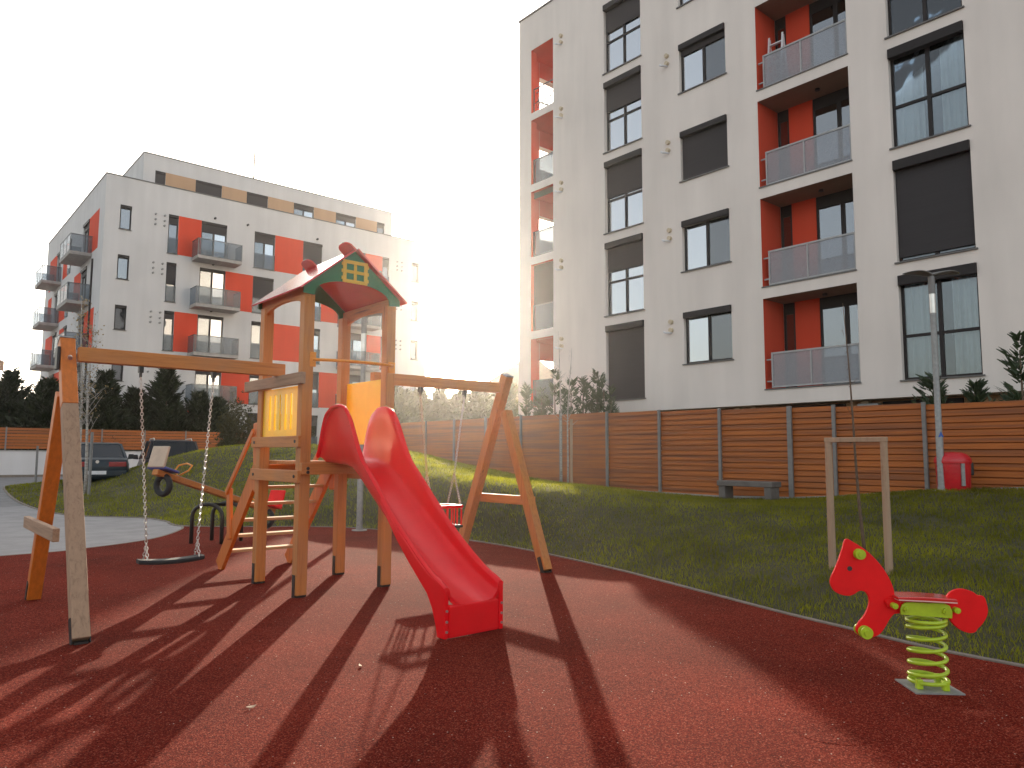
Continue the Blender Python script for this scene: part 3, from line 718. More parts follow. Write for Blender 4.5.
def flbalc(parent, F_, u0, u1, z, out=1.2, glass='rail_glass2'):
    b = MB().fbox(F_, u0, u1, -out, -.003, z-.26, z-.06).build('balcony', M['concrete'], parent, bevel=.015)
    rl = MB(); t = z+1.0
    rl.fbox(F_, u0, u1, -out, -out+.04, t-.04, t); rl.fbox(F_, u0, u0+.04, -out+.042, -.01, t-.04, t); rl.fbox(F_, u1-.04, u1, -out+.042, -.01, t-.04, t)
    rl.fbox(F_, u0, u1, -out, -out+.04, z-.055, z-.02)
    n = max(2, int((u1-u0)/.9))
    for i in range(n+1):
        u = u0+.02+(u1-u0-.04)*i/n; rl.fbox(F_, u-.02, u+.02, -out+.003, -out+.037, z-.02, t-.04)
    rl = rl.build('railing', M['rail_dark'], b)
    MB().fbox(F_, u0+.02, u1-.02, -out+.012, -out+.024, z-.015, t-.045).build('pane', M[glass], rl)
    for ua in (u0+.012, u1-.024): MB().fbox(F_, ua, ua+.012, -out+.05, -.02, z-.05, t-.045).build('pane', M[glass], rl)
    return b
for r, z in enumerate(LW):
    flbalc(lb, FL, 14.08, 16.8, z); flbalc(lb, FL, 24.1, 26.9, z)
    pan = [(13.235, 14.605), (19.405, 21.395), (26.205, 27.635)] if r % 2 == 0 else [(16.205, 17.995), (22.835, 24.595)]
    for p, q in pan: MB().fbox(FL, p, q, -.006, .1, z, z+2.45).build('red_panel', M['red_wall'], lb)
    for u in (11.9, 12.42) if r < 4 else ():
        for dz in (.38, .05, -.25): MB().tube([(u, 47.5, z+1.9+dz), (u, 47.4, z+1.9+dz)], .06, 8).build('wall_vent', M['galv'], lb)
    for u in (28.9, 29.3) if r < 4 else ():
        for dz in (.38, .05, -.25): MB().tube([(u, 47.5, z+1.9+dz), (u, 47.4, z+1.9+dz)], .06, 8).build('wall_vent', M['galv'], lb)
    for u in (15.4, 17.5, 22.4) if r == 0 else (15.4,):
        MB().tube([(u, 47.5, z+2.75), (u, 47.36, z+2.75)], .07, 8).build('wall_lamp', M['black'], lb)
    # side facade
    window(lb, FS, 51.6, 53.4, z, z+2.4, .14, 2, None, .2, .18, 0, .07, False, True)
    window(lb, FS, 61.0, 62.6, z, z+2.4, .14, 2, None, .1, .18, 0, .07, False, True)
    window(lb, FS, 57.2, 58.2, z, z+2.4, .14, 1, None, .3, .18, 0, .07, False, True, railing=1.0)
    if r % 2 == 0: P2 = [(48.9, 51.59), (62.61, 65.6), (58.21, 60.0)]
    else: P2 = [(53.41, 55.6), (58.21, 60.99), (64.0, 65.5)]
    for p, q in P2: MB().fbox(FS, p, q, -.006, .1, z, z+2.4).build('red_panel', M['red_wall'], lb)
    flbalc(lb, FS, 50.4, 53.7, z, 1.2); flbalc(lb, FS, 60.4, 63.4, z, 1.2)
MB().tube([(X0-.05, 49.9, 3.0), (X0-.05, 49.9, 13.2)], .06, 8).build('downpipe', M['dark_frame'], lb)
# set back top floor
PY0 = 49.5; FP = lambda u, d, z: (u, PY0+d, z)
ph = MB(); PL, PR, PT = 11.55, 29.6, 20.4
pw = [(12.25, 12.87), (14.73, 16.42), (18.11, 19.59), (21.5, 23.03), (24.78, 26.44), (28.25, 28.92)]
facade(ph, FP, PL, PR, ZR-.4, PT, [(a, b, 17.3, 19.42) for a, b in pw], .12)
ph.quad((PL, PY0, ZR-.4), (PL, 66, ZR-.4), (PL, 66, PT), (PL, PY0, PT)); ph.quad((PR, PY0, ZR-.4), (PR, 66, ZR-.4), (PR, 66, PT), (PR, PY0, PT)); ph.quad((PL, PY0, PT), (PR, PY0, PT), (PR, 66, PT), (PL, 66, PT))
ph = ph.build('top_floor', M['plaster2'], lb)
box(PL-.04, PR+.04, PY0-.04, 66, PT+.003, PT+.06).build('parapet_cap', M['sill'], ph)
for i, (a, b) in enumerate(pw):
    window(ph, FP, a, b, 17.3, 19.42, .11, 2 if b-a > 1 else 1, None, [.9, 1, 1, .2, .25, .2][i], .2, 0, .06, False, True, 'glass', 0, .02)
    if i < 5: MB().fbox(FP, b+.004, pw[i+1][0]-.004, -.006, .08, 17.3, 19.42).build('tan_panel', M['tan'], ph)
MB().tube([(19.1, 51, PT), (19.1, 51, PT+3.2)], [.06, .04], 6).build('antenna', M['dark_frame'], ph)
ac = MB().box(9.95, 10.5, 49.6, 50.3, ZR+.05, ZR+.8).build('roof_unit', M['greypost'], ph, bevel=.03)

# far houses
def house(cx, cy, w, d, h, rh, rz, label, wm, name='house'):
    t = thing(name, label, 'house', (cx, cy, .42), rz)
    b = MB().box(-w/2, w/2, -d/2, d/2, 0, h); b.build('wall', wm, t, local=True)
    ov = .6; r = MB(); A = r.add([(-w/2-ov, -d/2-ov, h), (w/2+ov, -d/2-ov, h), (w/2+ov, d/2+ov, h), (-w/2-ov, d/2+ov, h), (-w/2+d*.45, 0, h+rh), (w/2-d*.45, 0, h+rh)])
    for q in ((0, 1, 5, 4), (1, 2, 5), (2, 3, 4, 5), (3, 0, 4), (0, 3, 2, 1)): r.face([A+i for i in q])
    r.build('roof', M['rooftile'], t, local=True)
    for x in (-w*.25, w*.2): 
        f = MB().box(x-.5, x+.5, -d/2-.03, -d/2+.05, 2, 3.3).build('window', M['dark_frame'], t, local=True)
house(49.5, 55.5, 10, 9, 6.6, 4.0, -.86, 'far brown roofed house in the gap beside the large right block', M['cream'])
house(3.6, 74.0, 6.5, 7, 8.2, 1.8, -.1, 'distant pale house whose roof corner peeps in at the left edge', M['plaster2'])

# ------------------------------------------------------------------ fences
ft = thing('slat_fence', 'long brown fence of horizontal timber slats on the mound before the right block', 'fence', (15.6, 8.7, .6))
posts = [27.0, 25.15, 23.3, 21.5, 19.7, 17.88, 16.06, 14.2, 12.36, 10.52, 8.69, 7.67, 5.86, 4.05, 2.2, .4, -1.4, -3.2]
ftop = lambda y: 2.5+.24*min(1, max(0, (y-4)/12))
for i, y in enumerate(posts):
    zg = hgt(15.6, y); wd = .085 if i == 10 else .05
    MB().box(15.53, 15.59, y-wd/2-.01, y+wd/2+.01, zg-.1, ftop(y)+.03).build('post', M['greypost'], ft, bevel=.004)
for a, b in zip(posts, posts[1:]):
    mb = MB(); n = 14; zt = (ftop(a)+ftop(b))/2; zb = zt-2.12
    lo = min(hgt(15.6, a), hgt(15.6, b))
    for i in range(n+10):
        z1 = zt-i*.128; z0 = z1-.108
        if z1 < lo-.05: break
        j = random.uniform(-.003, .003)
        mb.box(15.66, 15.672, a-.0, b+.0, z0-.03, z0+.03) if False else mb.hexa([(15.605+j, b+.004, z0), (15.63+j, b+.004, z0), (15.63+j, a-.004, z0), (15.605+j, a-.004, z0), (15.59+j+.02, b+.004, z1), (15.615+j+.02, b+.004, z1), (15.615+j+.02, a-.004, z1), (15.59+j+.02, a-.004, z1)])
    fp_ = mb.build('slat_panel', M['slat_y'], ft, bevel=.003)
    bk = MB()
    for i in range(n+10):
        zc = zt-i*.128-.118
        if zc < lo-.05: break
        bk.box(15.665, 15.68, b+.004, a-.004, zc-.03, zc+.03)
    bk.build('gap_blockers', M['slat_y'], fp_)  # strips added behind the slats to darken the gaps and stop sun leaks
pl = MB()
for a, b in zip(posts, posts[1:]):
    za, zb = hgt(15.6, a), hgt(15.6, b); pl.hexa([(15.57, b, zb-.3), (15.68, b, zb-.3), (15.68, a, za-.3), (15.57, a, za-.3), (15.57, b, zb+.06), (15.68, b, zb+.06), (15.68, a, za+.06), (15.57, a, za+.06)])
pl.build('plinth', M['concrete'], ft)

YF = 41.5
lw = thing('boundary_wall', 'low white plastered wall behind the parked cars', 'wall', (4, YF, .42))
box(-14, 20, YF, YF+.22, .3, 1.58).build('wall', M['wallwhite'], lw)
box(-14, 20, YF-.03, YF+.25, 1.583, 1.63).build('coping', M['concrete'], lw)
f2 = thing('slat_fence', 'orange timber slat fence standing on the white wall behind the parked cars', 'fence', (4, YF, 1.63))
px2 = [-13.5, -11.5, -9.5, -7.5, -5.5, -3.5, -1.5, .47, 2.47, 4.47, 6.46, 8.45, 10.43, 12.45, 14.45, 16.45, 18.4]
for x in px2: box(x-.03, x+.03, YF+.03, YF+.08, 1.6, 2.72).build('post', M['greypost'], f2)
for a, b in zip(px2, px2[1:]):
    mb = MB()
    for i in range(7): mb.box(a, b, YF+.085, YF+.11, 1.70+i*.143, 1.70+i*.143+.122)
    mb.build('slat_panel', M['slat_x'], f2)
strip('kerb', [np.array((x, 40.2)) for x in np.linspace(-14, 20, 8)], .15, .1, M['kerb'])

# ------------------------------------------------------------------ playground tower with swings frame
pt = thing('playground_tower', 'wooden climbing tower with red roof, red slide, ladder and swing beams', 'play tower', (3.97, 8.06, 0))
PX_, PY_ = (3.46, 4.48), (7.52, 8.62)
for x in PX_:
    for y in PY_:
        p = box(x-.06, x+.06, y-.06, y+.06, .03, 3.24).build('post', M['wood_z'], pt, bevel=.008)
        s = MB(); s.box(x-.068, x-.061, y-.03, y+.03, .0, .24); s.box(x-.045, x+.045, y-.045, y+.045, 0, .028); s.box(x+.061, x+.068, y-.03, y+.03, 0, .24)
        s.build('base_shoe', M['black'], p)
# deck
dk = MB()
for i in range(8): dk.box(3.53, 4.41, 7.47+i*.148, 7.47+i*.148+.14, 1.385, 1.425)
dk.build('deck', M['wood_x'], pt, bevel=.004)
def rail(name, x0, x1, y0, y1, z0, z1, m): return box(x0, x1, y0, y1, z0, z1).build(name, m, pt, bevel=.006)
dbl = rail('deck_beam', 3.355, 3.399, 7.42, 8.72, 1.20, 1.33, M['wood_y'])
rail('deck_beam', 4.541, 4.585, 7.42, 8.72, 1.20, 1.33, M['wood_y'])
dbf = rail('deck_beam', 3.40, 4.54, 7.413, 7.459, 1.285, 1.41, M['wood_x'])
rail('deck_beam', 3.40, 4.54, 8.681, 8.727, 1.25, 1.38, M['wood_x'])
for (x, y, z) in ((3.353, 7.5, 1.265), (3.353, 8.62, 1.265), (3.353, 7.5, 1.635), (3.353, 8.62, 1.635), (3.353, 7.5, 2.31), (3.353, 8.6, 2.31)):
    MB().tube([(x+.01, y, z), (x-.006, y, z)], .018, 8).build('bolt', M['black'], pt)
for x, z in ((3.47, 1.35), (3.47, 1.31), (4.46, 1.35)): MB().tube([(x, 7.42, z), (x, 7.405, z)], .018, 8).build('bolt', M['black'], pt)
rail('rail', 3.355, 3.399, 7.42, 8.72, 1.575, 1.695, M['wood_y'])
rail('rail', 3.345, 3.399, 7.38, 8.98, 2.245, 2.37, M['woodgrey_y'])
# slotted yellow side panel
yp = MB(); ya, yb, za, zb = 7.585, 8.555, 1.70, 2.24
sl_ = [(ya+.17+i*.145, ya+.17+i*.145+.05) for i in range(5)]
cuts = [ya]+[c for s2 in sl_ for c in s2]+[yb]
for i in range(0, len(cuts), 2): yp.box(3.425, 3.443, cuts[i], cuts[i+1], za, zb)
for a, b in sl_: yp.box(3.425, 3.443, a, b, za, za+.07); yp.box(3.425, 3.443, a, b, zb-.07, zb)
yp.build('side_panel', M['yellow_board'], pt)
box(4.50, 4.52, 7.585, 8.555, 1.62, 2.39).build('side_panel', M['yellow_board'], pt, bevel=.004)
# grab bar
gp = []
for i in range(15):
    t = i/14; gp.append((3.50+1.0*t, 7.44-.11*math.sin(PI*t)**.7, 2.515+.01*t))
gb = MB().tube(gp, .017, 10).build('grab_bar', M['orange_metal'], pt, smooth=True)
MB().box(3.47, 3.54, 7.44, 7.458, 2.44, 2.60).build('flange', M['orange_metal'], gb, bevel=.005); MB().box(4.44, 4.53, 7.44, 7.458, 2.44, 2.57).build('flange', M['orange_metal'], gb, bevel=.005)
# roof
RX, RZ, EX, EZ, RY0, RY1 = 3.97, 3.80, .655, 3.265, 7.37, 8.76
def slope(sgn):
    d = Vector((sgn*EX, 0, EZ-RZ)); n = Vector((-(EZ-RZ)*sgn*1, 0, EX)).normalized() if sgn > 0 else Vector(((EZ-RZ), 0, EX)).normalized()
    return d, n
for sgn in (-1, 1):
    d = Vector((sgn*EX, 0, EZ-RZ)); L = d.length; d /= L; n = Vector((-d.z*sgn, 0, d.x*sgn)); n = n if n.z > 0 else -n
    P = lambda u, v, t, d=d, n=n: tuple(Vector((RX, v, RZ))+d*u+n*t)
    if sgn < 0: poly = [(0.012, RY0), (L, RY0), (L, RY1), (0.012, RY1)]
    else:
        poly = [(L, RY0), (L, RY1), (-.0, RY1)]
        for c in (8.55, 7.56):
            w = .145
            poly += [(-.0, c+w)]+[(-.02-.12*math.sin(PI*k/10)**.6, c+w*math.cos(PI*k/10)) for k in range(1, 10)]+[(-.0, c-w)]
        poly += [(-.0, RY0)]
        q = []
        for p_ in poly:
            if not q or (abs(q[-1][0]-p_[0])+abs(q[-1][1]-p_[1])) > 1e-4: q.append(p_)
        poly = q
    MB().prism(poly, P, 0, .018).build('roof_panel', M['red_board'], pt)
def zslope(x): return RZ+(EZ-RZ)*abs(x-RX)/EX
for yv in (7.432, 8.685):
    top = [(RX-.60, zslope(RX-.60)-.012), (RX, RZ-.012), (RX+.60, zslope(RX+.60)-.012)]
    bot = [(RX+.60, 3.235), (RX+.47, 3.225)]+[(RX+.47*math.cos(PI*k/14), 3.235+.195*math.sin(PI*k/14)**.8) for k in range(1, 14)]+[(RX-.47, 3.225), (RX-.60, 3.235)]
    gbd = MB().prism(top+bot, lambda u, v, t, yv=yv: (u, yv+t, v), 0, .02).build('gable_board', M['green_board'], pt)
    if yv < 8:
        wf = MB(); cx, cz, w, h = 3.975, 3.545, .31, .26; yy = yv-.018
        for dx in (-w/2, w/2-.045): 
            pts = [(cx+dx, cz-h/2), (cx+dx+.045, cz-h/2)]
            wf.box(cx+dx, cx+dx+.045, yy, yv-.001, cz-h/2, cz+h/2)
        wf.box(cx-w/2+.045, cx+w/2-.045, yy+.001, yv-.001, cz-h/2, cz-h/2+.04); wf.box(cx-w/2+.045, cx+w/2-.045, yy+.001, yv-.001, cz+h/2-.04, cz+h/2)
        wf.box(cx-.018, cx+.018, yy+.002, yv-.001, cz-h/2+.04, cz+h/2-.04); 
        wf.box(cx-w/2+.045, cx-.018, yy+.002, yv-.001, cz-.018, cz+.018); wf.box(cx+.018, cx+w/2-.045, yy+.002, yv-.001, cz-.018, cz+.018)
        for sx in (-1, 1):
            for k in range(3): wf.box(cx+sx*w/2-.016, cx+sx*w/2+.016, yy+.003, yv-.002, cz-.1+k*.08, cz-.1+k*.08+.04)
        wf.build('window_frame', M['yellow_trim'], gbd, bevel=.008)
for sgn in (-1, 1):
    x = RX+sgn*.535; yv = [7.455, 8.68]
    prof = [(7.456, 3.13), (7.56, 3.12)]+[(8.07-.51*math.cos(PI*k/12), 3.12+.10*math.sin(PI*k/12)) for k in range(1, 12)]+[(8.58, 3.12), (8.682, 3.13), (8.682, 3.33), (7.456, 3.33)]
    MB().prism(prof, lambda u, v, t, x=x: (x+t, u, v), -.02, .02).build('eave_beam', M['wood_y'], pt, bevel=.004)
MB().bar((RX, 7.46, RZ-.06), (RX, 8.68, RZ-.06), .05, .07).build('ridge_beam', M['wood_y'], pt)

# slide
_rim = [(7.45, 1.50), (7.39, 1.74), (7.31, 1.93), (7.16, 2.015), (7.02, 2.025), (6.88, 1.985), (6.78, 1.88), (6.70, 1.75), (6.60, 1.58), (6.5, 1.45), (6.3, 1.285), (6.15, 1.16), (6.0, 1.02), (5.8, .87), (5.6, .73), (5.45, .63), (5.3, .54), (5.2, .49), (5.12, .46), (5.05, .42)]
_flo = [(7.47, 1.435), (7.0, 1.41), (6.8, 1.36), (6.6, 1.235), (6.4, 1.09), (6.15, .915), (5.85, .705), (5.6, .545), (5.4, .425), (5.25, .35), (5.12, .295), (5.05, .272)]
_bot = [(7.47, 1.40), (7.0, 1.38), (6.8, 1.325), (6.6, 1.195), (6.4, 1.05), (6.15, .875), (5.85, .665), (5.6, .505), (5.4, .385), (5.28, .315), (5.2, .2), (5.13, .06), (5.05, .012)]
_ip = lambda y, t: float(np.interp(-y, [-a for a, b in t], [b for a, b in t]))
prof = [(y, _ip(y, _flo), _ip(y, _rim), _ip(y, _bot), .247+.012*min(1, max(0, (5.7-y)/.6))) for y in sorted({a for t in (_rim, _flo, _bot) for a, b in t}, reverse=True)]
def slide_rings():
    ref = []
    P = np.array(prof)
    yy = P[:, 0]; t = np.concatenate([[0], np.cumsum(np.hypot(np.diff(P[:, 0]), np.diff(P[:, 1])))])
    tt = np.linspace(0, t[-1], 110)
    Q = np.column_stack([np.interp(tt, t, P[:, j]) for j in range(5)])
    for _ in range(2):
        Q[1:-1] = (Q[:-2]+2*Q[1:-1]+Q[2:])/4
    return Q
SQ = slide_rings()
cxs = 3.885
def section(y, fz, rz, bz, hw):
    """closed ring going round the U: outside skirt, rounded rim, inside wall, floor"""
    ow = hw+.05; mid = (rz+fz)/2
    half = [(ow, rz-.034), (ow+.003, rz-.012), (ow-.012, rz), (hw+.01, rz-.002), (hw-.003, rz-.026), (hw-.006, (mid+rz)/2), (hw-.013, mid), (hw-.03, fz+.05), (hw-.065, fz+.014), (hw-.12, fz+.002), (.0, fz-.004)]
    right = [(cxs+x, y, z) for x, z in half]
    left = [(cxs-x, y, z) for x, z in half[:-1]][::-1]
    un = [(ow-.008, rz-.036), (hw+.013, rz-.042), (hw+.010, (mid+rz)/2), (hw+.004, mid), (hw-.012, fz+.03), (hw-.07, fz-.018)]
    under = [(cxs-x, y, z) for x, z in un]+[(cxs, y, fz-.022)]+[(cxs+x, y, z) for x, z in un[::-1]]
    return right+left+under
slm = MB().loft([section(*q) for q in SQ])
y0 = SQ[-1, 0]; fz, rz = SQ[-1, 1], SQ[-1, 2]
slide = slm.build('slide', M['red_plastic'], pt, smooth=55)
MB().box(cxs-.262, cxs+.262, y0-.003, y0+.04, .012, fz+.004).build('end_plate', M['red_plastic'], slide, bevel=.015)
for sx in (-1, 1):
    xo = cxs+sx*.288
    MB().prism([(5.045, .012), (5.045, .40), (5.08, .425), (5.16, .455), (5.27, .50), (5.45, .605), (5.8, .845), (6.1, 1.10), (6.1, 1.04), (5.8, .74), (5.6, .57), (5.42, .43), (5.31, .345), (5.23, .235), (5.17, .09), (5.15, .012)], lambda u, v, t, xo=xo: (xo+t, u, v), -.022, .022).build('end_side', M['red_plastic'], slide, bevel=.01)
for sx in (-1, 1):
    for z in (.07, .15, .235): MB().tube([(cxs+sx*.288, y0+.01, z), (cxs+sx*.288, y0-.014, z)], .011, 8).build('bolt', M['steel'], slide)

# ladder at the back of the tower
for x in (3.50, 4.44): MB().bar((x, 8.78, 1.40), (x, 10.02, .03), .05, .215, (0, 0, 1)).build('ladder_stringer', M['wood_stain'], pt, bevel=.006)
for i, z in enumerate((.25, .46, .67, .88, 1.09, 1.28)):
    yv = 8.78+(1.40-z)/1.38*1.24
    box(3.524, 4.416, yv-.10, yv+.06, z-.015, z+.02).build('ladder_step', M['wood_lit'], pt, bevel=.004)
for x in (3.475, 4.465):
    MB().bar((x, 9.62, .42), (x, 9.70, 1.06), .05, .12, (0, 1, 0)).build('handrail_post', M['wood_stain'], pt, bevel=.015)
    MB().bar((x, 8.80, 1.05), (x, 8.86, 1.88), .05, .15, (0, 1, 0)).build('handrail_post', M['wood_stain'], pt, bevel=.02)
    MB().bar((x-.04, 9.70, 1.0), (x-.04, 8.86, 1.78), .03, .07).build('handrail', M['wood_stain'], pt, bevel=.008)

# swing beams and legs
YBm = 8.0
for xa, xb in ((1.385, 3.42), (4.545, 6.54)):
    box(xa, xb, YBm-.05, YBm+.05, 2.365, 2.505).build('swing_beam', M['wood_x'], pt, bevel=.008)
def shoe(p, q, parent):
    p, q = Vector(p), Vector(q); d = (q-p).normalized(); s = MB()
    for sx in (-1, 1): s.bar(p+Vector((sx*.067, 0, 0))-d*.03, p+Vector((sx*.067, 0, 0))+d*.18, .008, .06, (0, 1, 0))
    s.box(p.x-.05, p.x+.05, p.y-.05, p.y+.05, 0, .025); s.build('base_shoe', M['black'], parent)
def cap_end(p, q, parent, w=.137):
    p, q = Vector(p), Vector(q); d = (q-p).normalized(); MB().bar(q, q+d*.016, w, w, (0, 1, 0)).build('cap', M['galv'], parent)
W_ = .127
fb, fj, ftp = Vector((1.31, 6.80, .03)), Vector((1.31, 7.83, 1.93)), Vector((1.31, 8.165, 2.57))
lo = MB().bar(fb, fj, W_, W_, (0, 1, 0)).build('swing_leg', M['woodgrey_z'], pt, bevel=.008)
hd_ = MB().bar(fj+(ftp-fj)*.004, ftp, W_+.002, W_+.002, (0, 1, 0)).build('leg_head', M['wood_stain'], lo, bevel=.006)
cap_end(fj, ftp, lo); shoe(fb, fj, lo)
rf, rt = (1.31, 9.14, .03), (1.31, 8.13, 2.06)
o = MB().bar(rf, rt, W_, W_, (0, 1, 0)).build('swing_leg', M['wood_stain'], pt, bevel=.008); shoe(rf, rt, o)
b = MB(); b.tube([(1.31, YBm-.05, 2.40), (1.31, YBm-.085, 2.385)], .02, 8); b.build('bolt', M['steel'], lo)
br = MB(); br.box(1.215, 1.243, YBm-.0, YBm+.13, 2.28, 2.5); br.build('bracket', M['black'], lo, bevel=.01)
rf, rt = (6.61, 8.98, .03), (6.61, YBm-.11, 2.60)
ro = MB().bar(rf, rt, W_, W_, (0, 1, 0)).build('swing_leg', M['wood_z'], pt, bevel=.008); shoe(rf, rt, ro); cap_end(rf, rt, ro)
fb, fj = (6.61, 7.10, .03), (6.61, YBm-.085, 2.10)
o = MB().bar(fb, fj, W_, W_, (0, 1, 0)).build('swing_leg', M['wood_z'], pt, bevel=.008); shoe(fb, fj, o)
box(1.19, 1.245, 7.52, 9.2, .735, .85).build('cross_brace', M['woodgrey_y'], pt, bevel=.006)
box(6.675, 6.72, 7.42, 8.62, .83, .95).build('cross_brace', M['wood_y'], pt, bevel=.006)

# chains
def chain(mb, p, q, link=.042, r=.0042):
    p, q = Vector(p), Vector(q); L = (q-p).length; n = int(L/(link*.78)); d = (q-p).normalized()
    a = d.cross(Vector((0, 1, 0))).normalized(); b = d.cross(a)
    for i in range(n):
        c = p+d*(L*(i+.5)/n); s_ = a if i % 2 else b
        pts = [c+d*(link*.5*math.cos(2*PI*k/8))+s_*(link*.3*math.sin(2*PI*k/8)) for k in range(8)]
        mb.tube(pts, r, 4, closed=True)
    return mb
def hanger(parent, x):
    m = MB(); m.box(x-.02, x+.02, YBm-.03, YBm+.03, 2.30, 2.362); m.tube([(x, YBm-.02, 2.31), (x, YBm-.02, 2.26), (x, YBm+.02, 2.26), (x, YBm+.02, 2.31)], .009, 6); m.build('hanger', M['black'], parent)
sw = thing('swing', 'black flat swing seat on two chains under the left beam', 'swing', (2.3, YBm, .42))
for x, xb in ((1.94, 2.07), (2.65, 2.56)):
    hanger(sw, x); chain(MB(), (x, YBm, 2.27), (xb, YBm, .62)).build('chain', M['steel'], sw)
    m = MB(); chain(m, (xb, YBm, .62), (xb, YBm-.075, .46)); chain(m, (xb, YBm, .62), (xb, YBm+.075, .46)); m.build('chain', M['steel'], sw)
se = MB(); ring = []
for i in range(17):
    t = -1+i/8; x = 2.31+t*.31; zc = .43+.02*t*t; hw_ = .085*(1-.25*abs(t)**6)
    ring.append([(x, YBm-hw_, zc), (x, YBm-hw_*.9, zc-.024), (x, YBm+hw_*.9, zc-.024), (x, YBm+hw_, zc), (x, YBm+hw_*.9, zc+.018), (x, YBm-hw_*.9, zc+.018)])
se.loft(ring).build('seat', M['blackrub'], sw, bevel=.006)
cs = thing('cradle_swing', 'red slatted toddler swing seat on chains behind the slide', 'swing', (5.63, YBm, .56))
XA, XB = 5.34, 5.83
for x, xb in ((5.25, XA+.03), (5.95, XB-.03)):
    hanger(cs, x); chain(MB(), (x, YBm, 2.27), (xb, YBm, 1.25)).build('chain', M['steel'], cs)
    m = MB(); chain(m, (xb, YBm, 1.25), (xb, YBm-.14, .87)); chain(m, (xb, YBm, 1.25), (xb, YBm+.14, .87)); m.build('chain', M['steel'], cs)
rim = MB(); YA_, YC_ = YBm-.17, YBm+.17
rim.box(XA, XB, YA_, YA_+.04, .815, .855); rim.box(XA, XB, YC_-.04, YC_, .815, .855); rim.box(XA, XA+.04, YA_+.04, YC_-.04, .815, .855); rim.box(XB-.04, XB, YA_+.04, YC_-.04, .815, .855)
rim.build('rim', M['rider_red'], cs, bevel=.01)
for i in range(5):
    x = XA+.02+i*(XB-XA-.04)/4
    for y in (YA_+.02, YC_-.02): MB().tube([(x, y, .814), (x, y, .60)], .011, 6).build('slat', M['rider_red'], cs)
for y in (YBm-.06, YBm+.06):
    for x in (XA+.02, XB-.02): MB().tube([(x, y, .814), (x, y, .60)], .011, 6).build('slat', M['rider_red'], cs)
box(XA, XB, YA_, YC_, .565, .60).build('seat', M['blackrub'], cs, bevel=.01)

# ------------------------------------------------------------------ seesaw
ss = thing('seesaw', 'wooden seesaw with tyre bumpers tilted up to the left behind the tower', 'seesaw', (4.4, 12.9, 0))
sa, sb = Vector((3.27, 12.35, 1.22)), Vector((5.63, 13.45, .44))
dv = (sb-sa).normalized(); sv = Vector((-dv.y, dv.x, 0)).normalized(); nv = dv.cross(sv)
MB().bar(sa, sb, .12, .09).build('beam', M['wood_x'], ss, bevel=.008)
MB().bar(sa+nv*.052+dv*.4, sb+nv*.052-dv*.4, .08, .012).build('rail_strip', M['galv'], ss)
fr = MB()
fa, fb_ = Vector((4.08, 13.08, 0)), Vector((4.44, 12.68, 0)); m_ = (fa+fb_)/2; hv = (fb_-fa)/2
pts = [fa]+[m_-hv*math.cos(k/10*PI)+Vector((0, 0, .46+.2*math.sin(k/10*PI))) for k in range(11)]+[fb_]
fr.tube(pts, .032, 10)
off = Vector((.42, .25, 0)); fr.tube([p+off for p in pts], .032, 10)
fr.bar(m_+Vector((0, 0, .66)), m_+off+Vector((0, 0, .62)), .05, .05)
fr.build('support_frame', M['black'], ss, smooth=True)
def seesaw_end(c, sg, sm):
    # seat back plate, seat, handle, tyre
    P = lambda u, v, t: tuple(c+dv*u*sg+nv*v+sv*t)
    MB().prism([(-.02, .05), (.26, .05), (.26, .09), (-.02, .09)], P, -.20, .20).build('seat', M['seat_blue'] if sm else M['rider_red'], ss, bevel=.012)
    MB().prism([(-.05, .07), (.0, .07), (-.01, .41), (-.05, .41)], P, -.175, .175).build('backrest', M['beige'] if sm else M['rider_red'], ss, bevel=.015)
    h = [P(.42, .06, -.02), P(.46, .16, -.15), P(.50, .25, -.15), P(.52, .29, 0), P(.50, .25, .15), P(.46, .16, .15), P(.42, .06, .02)]
    MB().tube(h, .014, 8).build('handle', M['orange_metal'], ss, smooth=True)
    cc = c+dv*.15*sg+Vector((0, 0, -.16)); pts = [tuple(cc+sv*.14*math.cos(2*PI*k/20)+Vector((0, 0, .14*math.sin(2*PI*k/20)))) for k in range(20)]
    MB().tube(pts, .048, 8, closed=True).build('tyre', M['blackrub'], ss, smooth=True)
seesaw_end(sa+dv*.02, 1, True); seesaw_end(sb-dv*.02, -1, False)

# ------------------------------------------------------------------ spring rider
rz_ = math.atan2(-.69, .72)
sr = thing('spring_rider', 'red horse spring rocker on a lime green coil spring', 'spring rider', (5.30, 2.045, .008), rz_)
K = .955/635
HX = lambda cx_, cy_: ((cx_-445)*K, (681-cy_)*K)
head = [(108, 66), (114, 55), (126, 52), (140, 60), (170, 78), (205, 103), (240, 137), (268, 172), (290, 208), (305, 242), (313, 270), (318, 300), (338, 312), (338, 365), (312, 372), (292, 392), (272, 425), (250, 455), (225, 470), (195, 475), (165, 470), (148, 452), (147, 432), (160, 408), (180, 385), (197, 355), (206, 325), (204, 300), (193, 282), (175, 275), (158, 280), (142, 291), (118, 298), (85, 293), (58, 277), (44, 250), (45, 225), (58, 195), (75, 160), (92, 115), (102, 88)]
tail = [(500, 318), (530, 300), (545, 282), (565, 268), (590, 261), (615, 262), (645, 272), (668, 287), (684, 288), (696, 298), (703, 325), (706, 350), (699, 378), (680, 408), (660, 428), (648, 443), (628, 448), (600, 442), (575, 428), (552, 405), (540, 382), (532, 360), (500, 362)]
PB = lambda u, v, t: (u, t, v)
def smooth_poly(p, n=3): return [tuple(q) for q in smooth_closed(p, n)]
hd = MB().prism(smooth_poly([HX(*p) for p in head]), PB, -.012, .012).build('head_panel', M['rider_red'], sr, bevel=.004, local=True)
MB().prism(smooth_poly([HX(*p) for p in tail]), PB, -.012, .012).build('tail_panel', M['rider_red'], sr, bevel=.004, local=True)
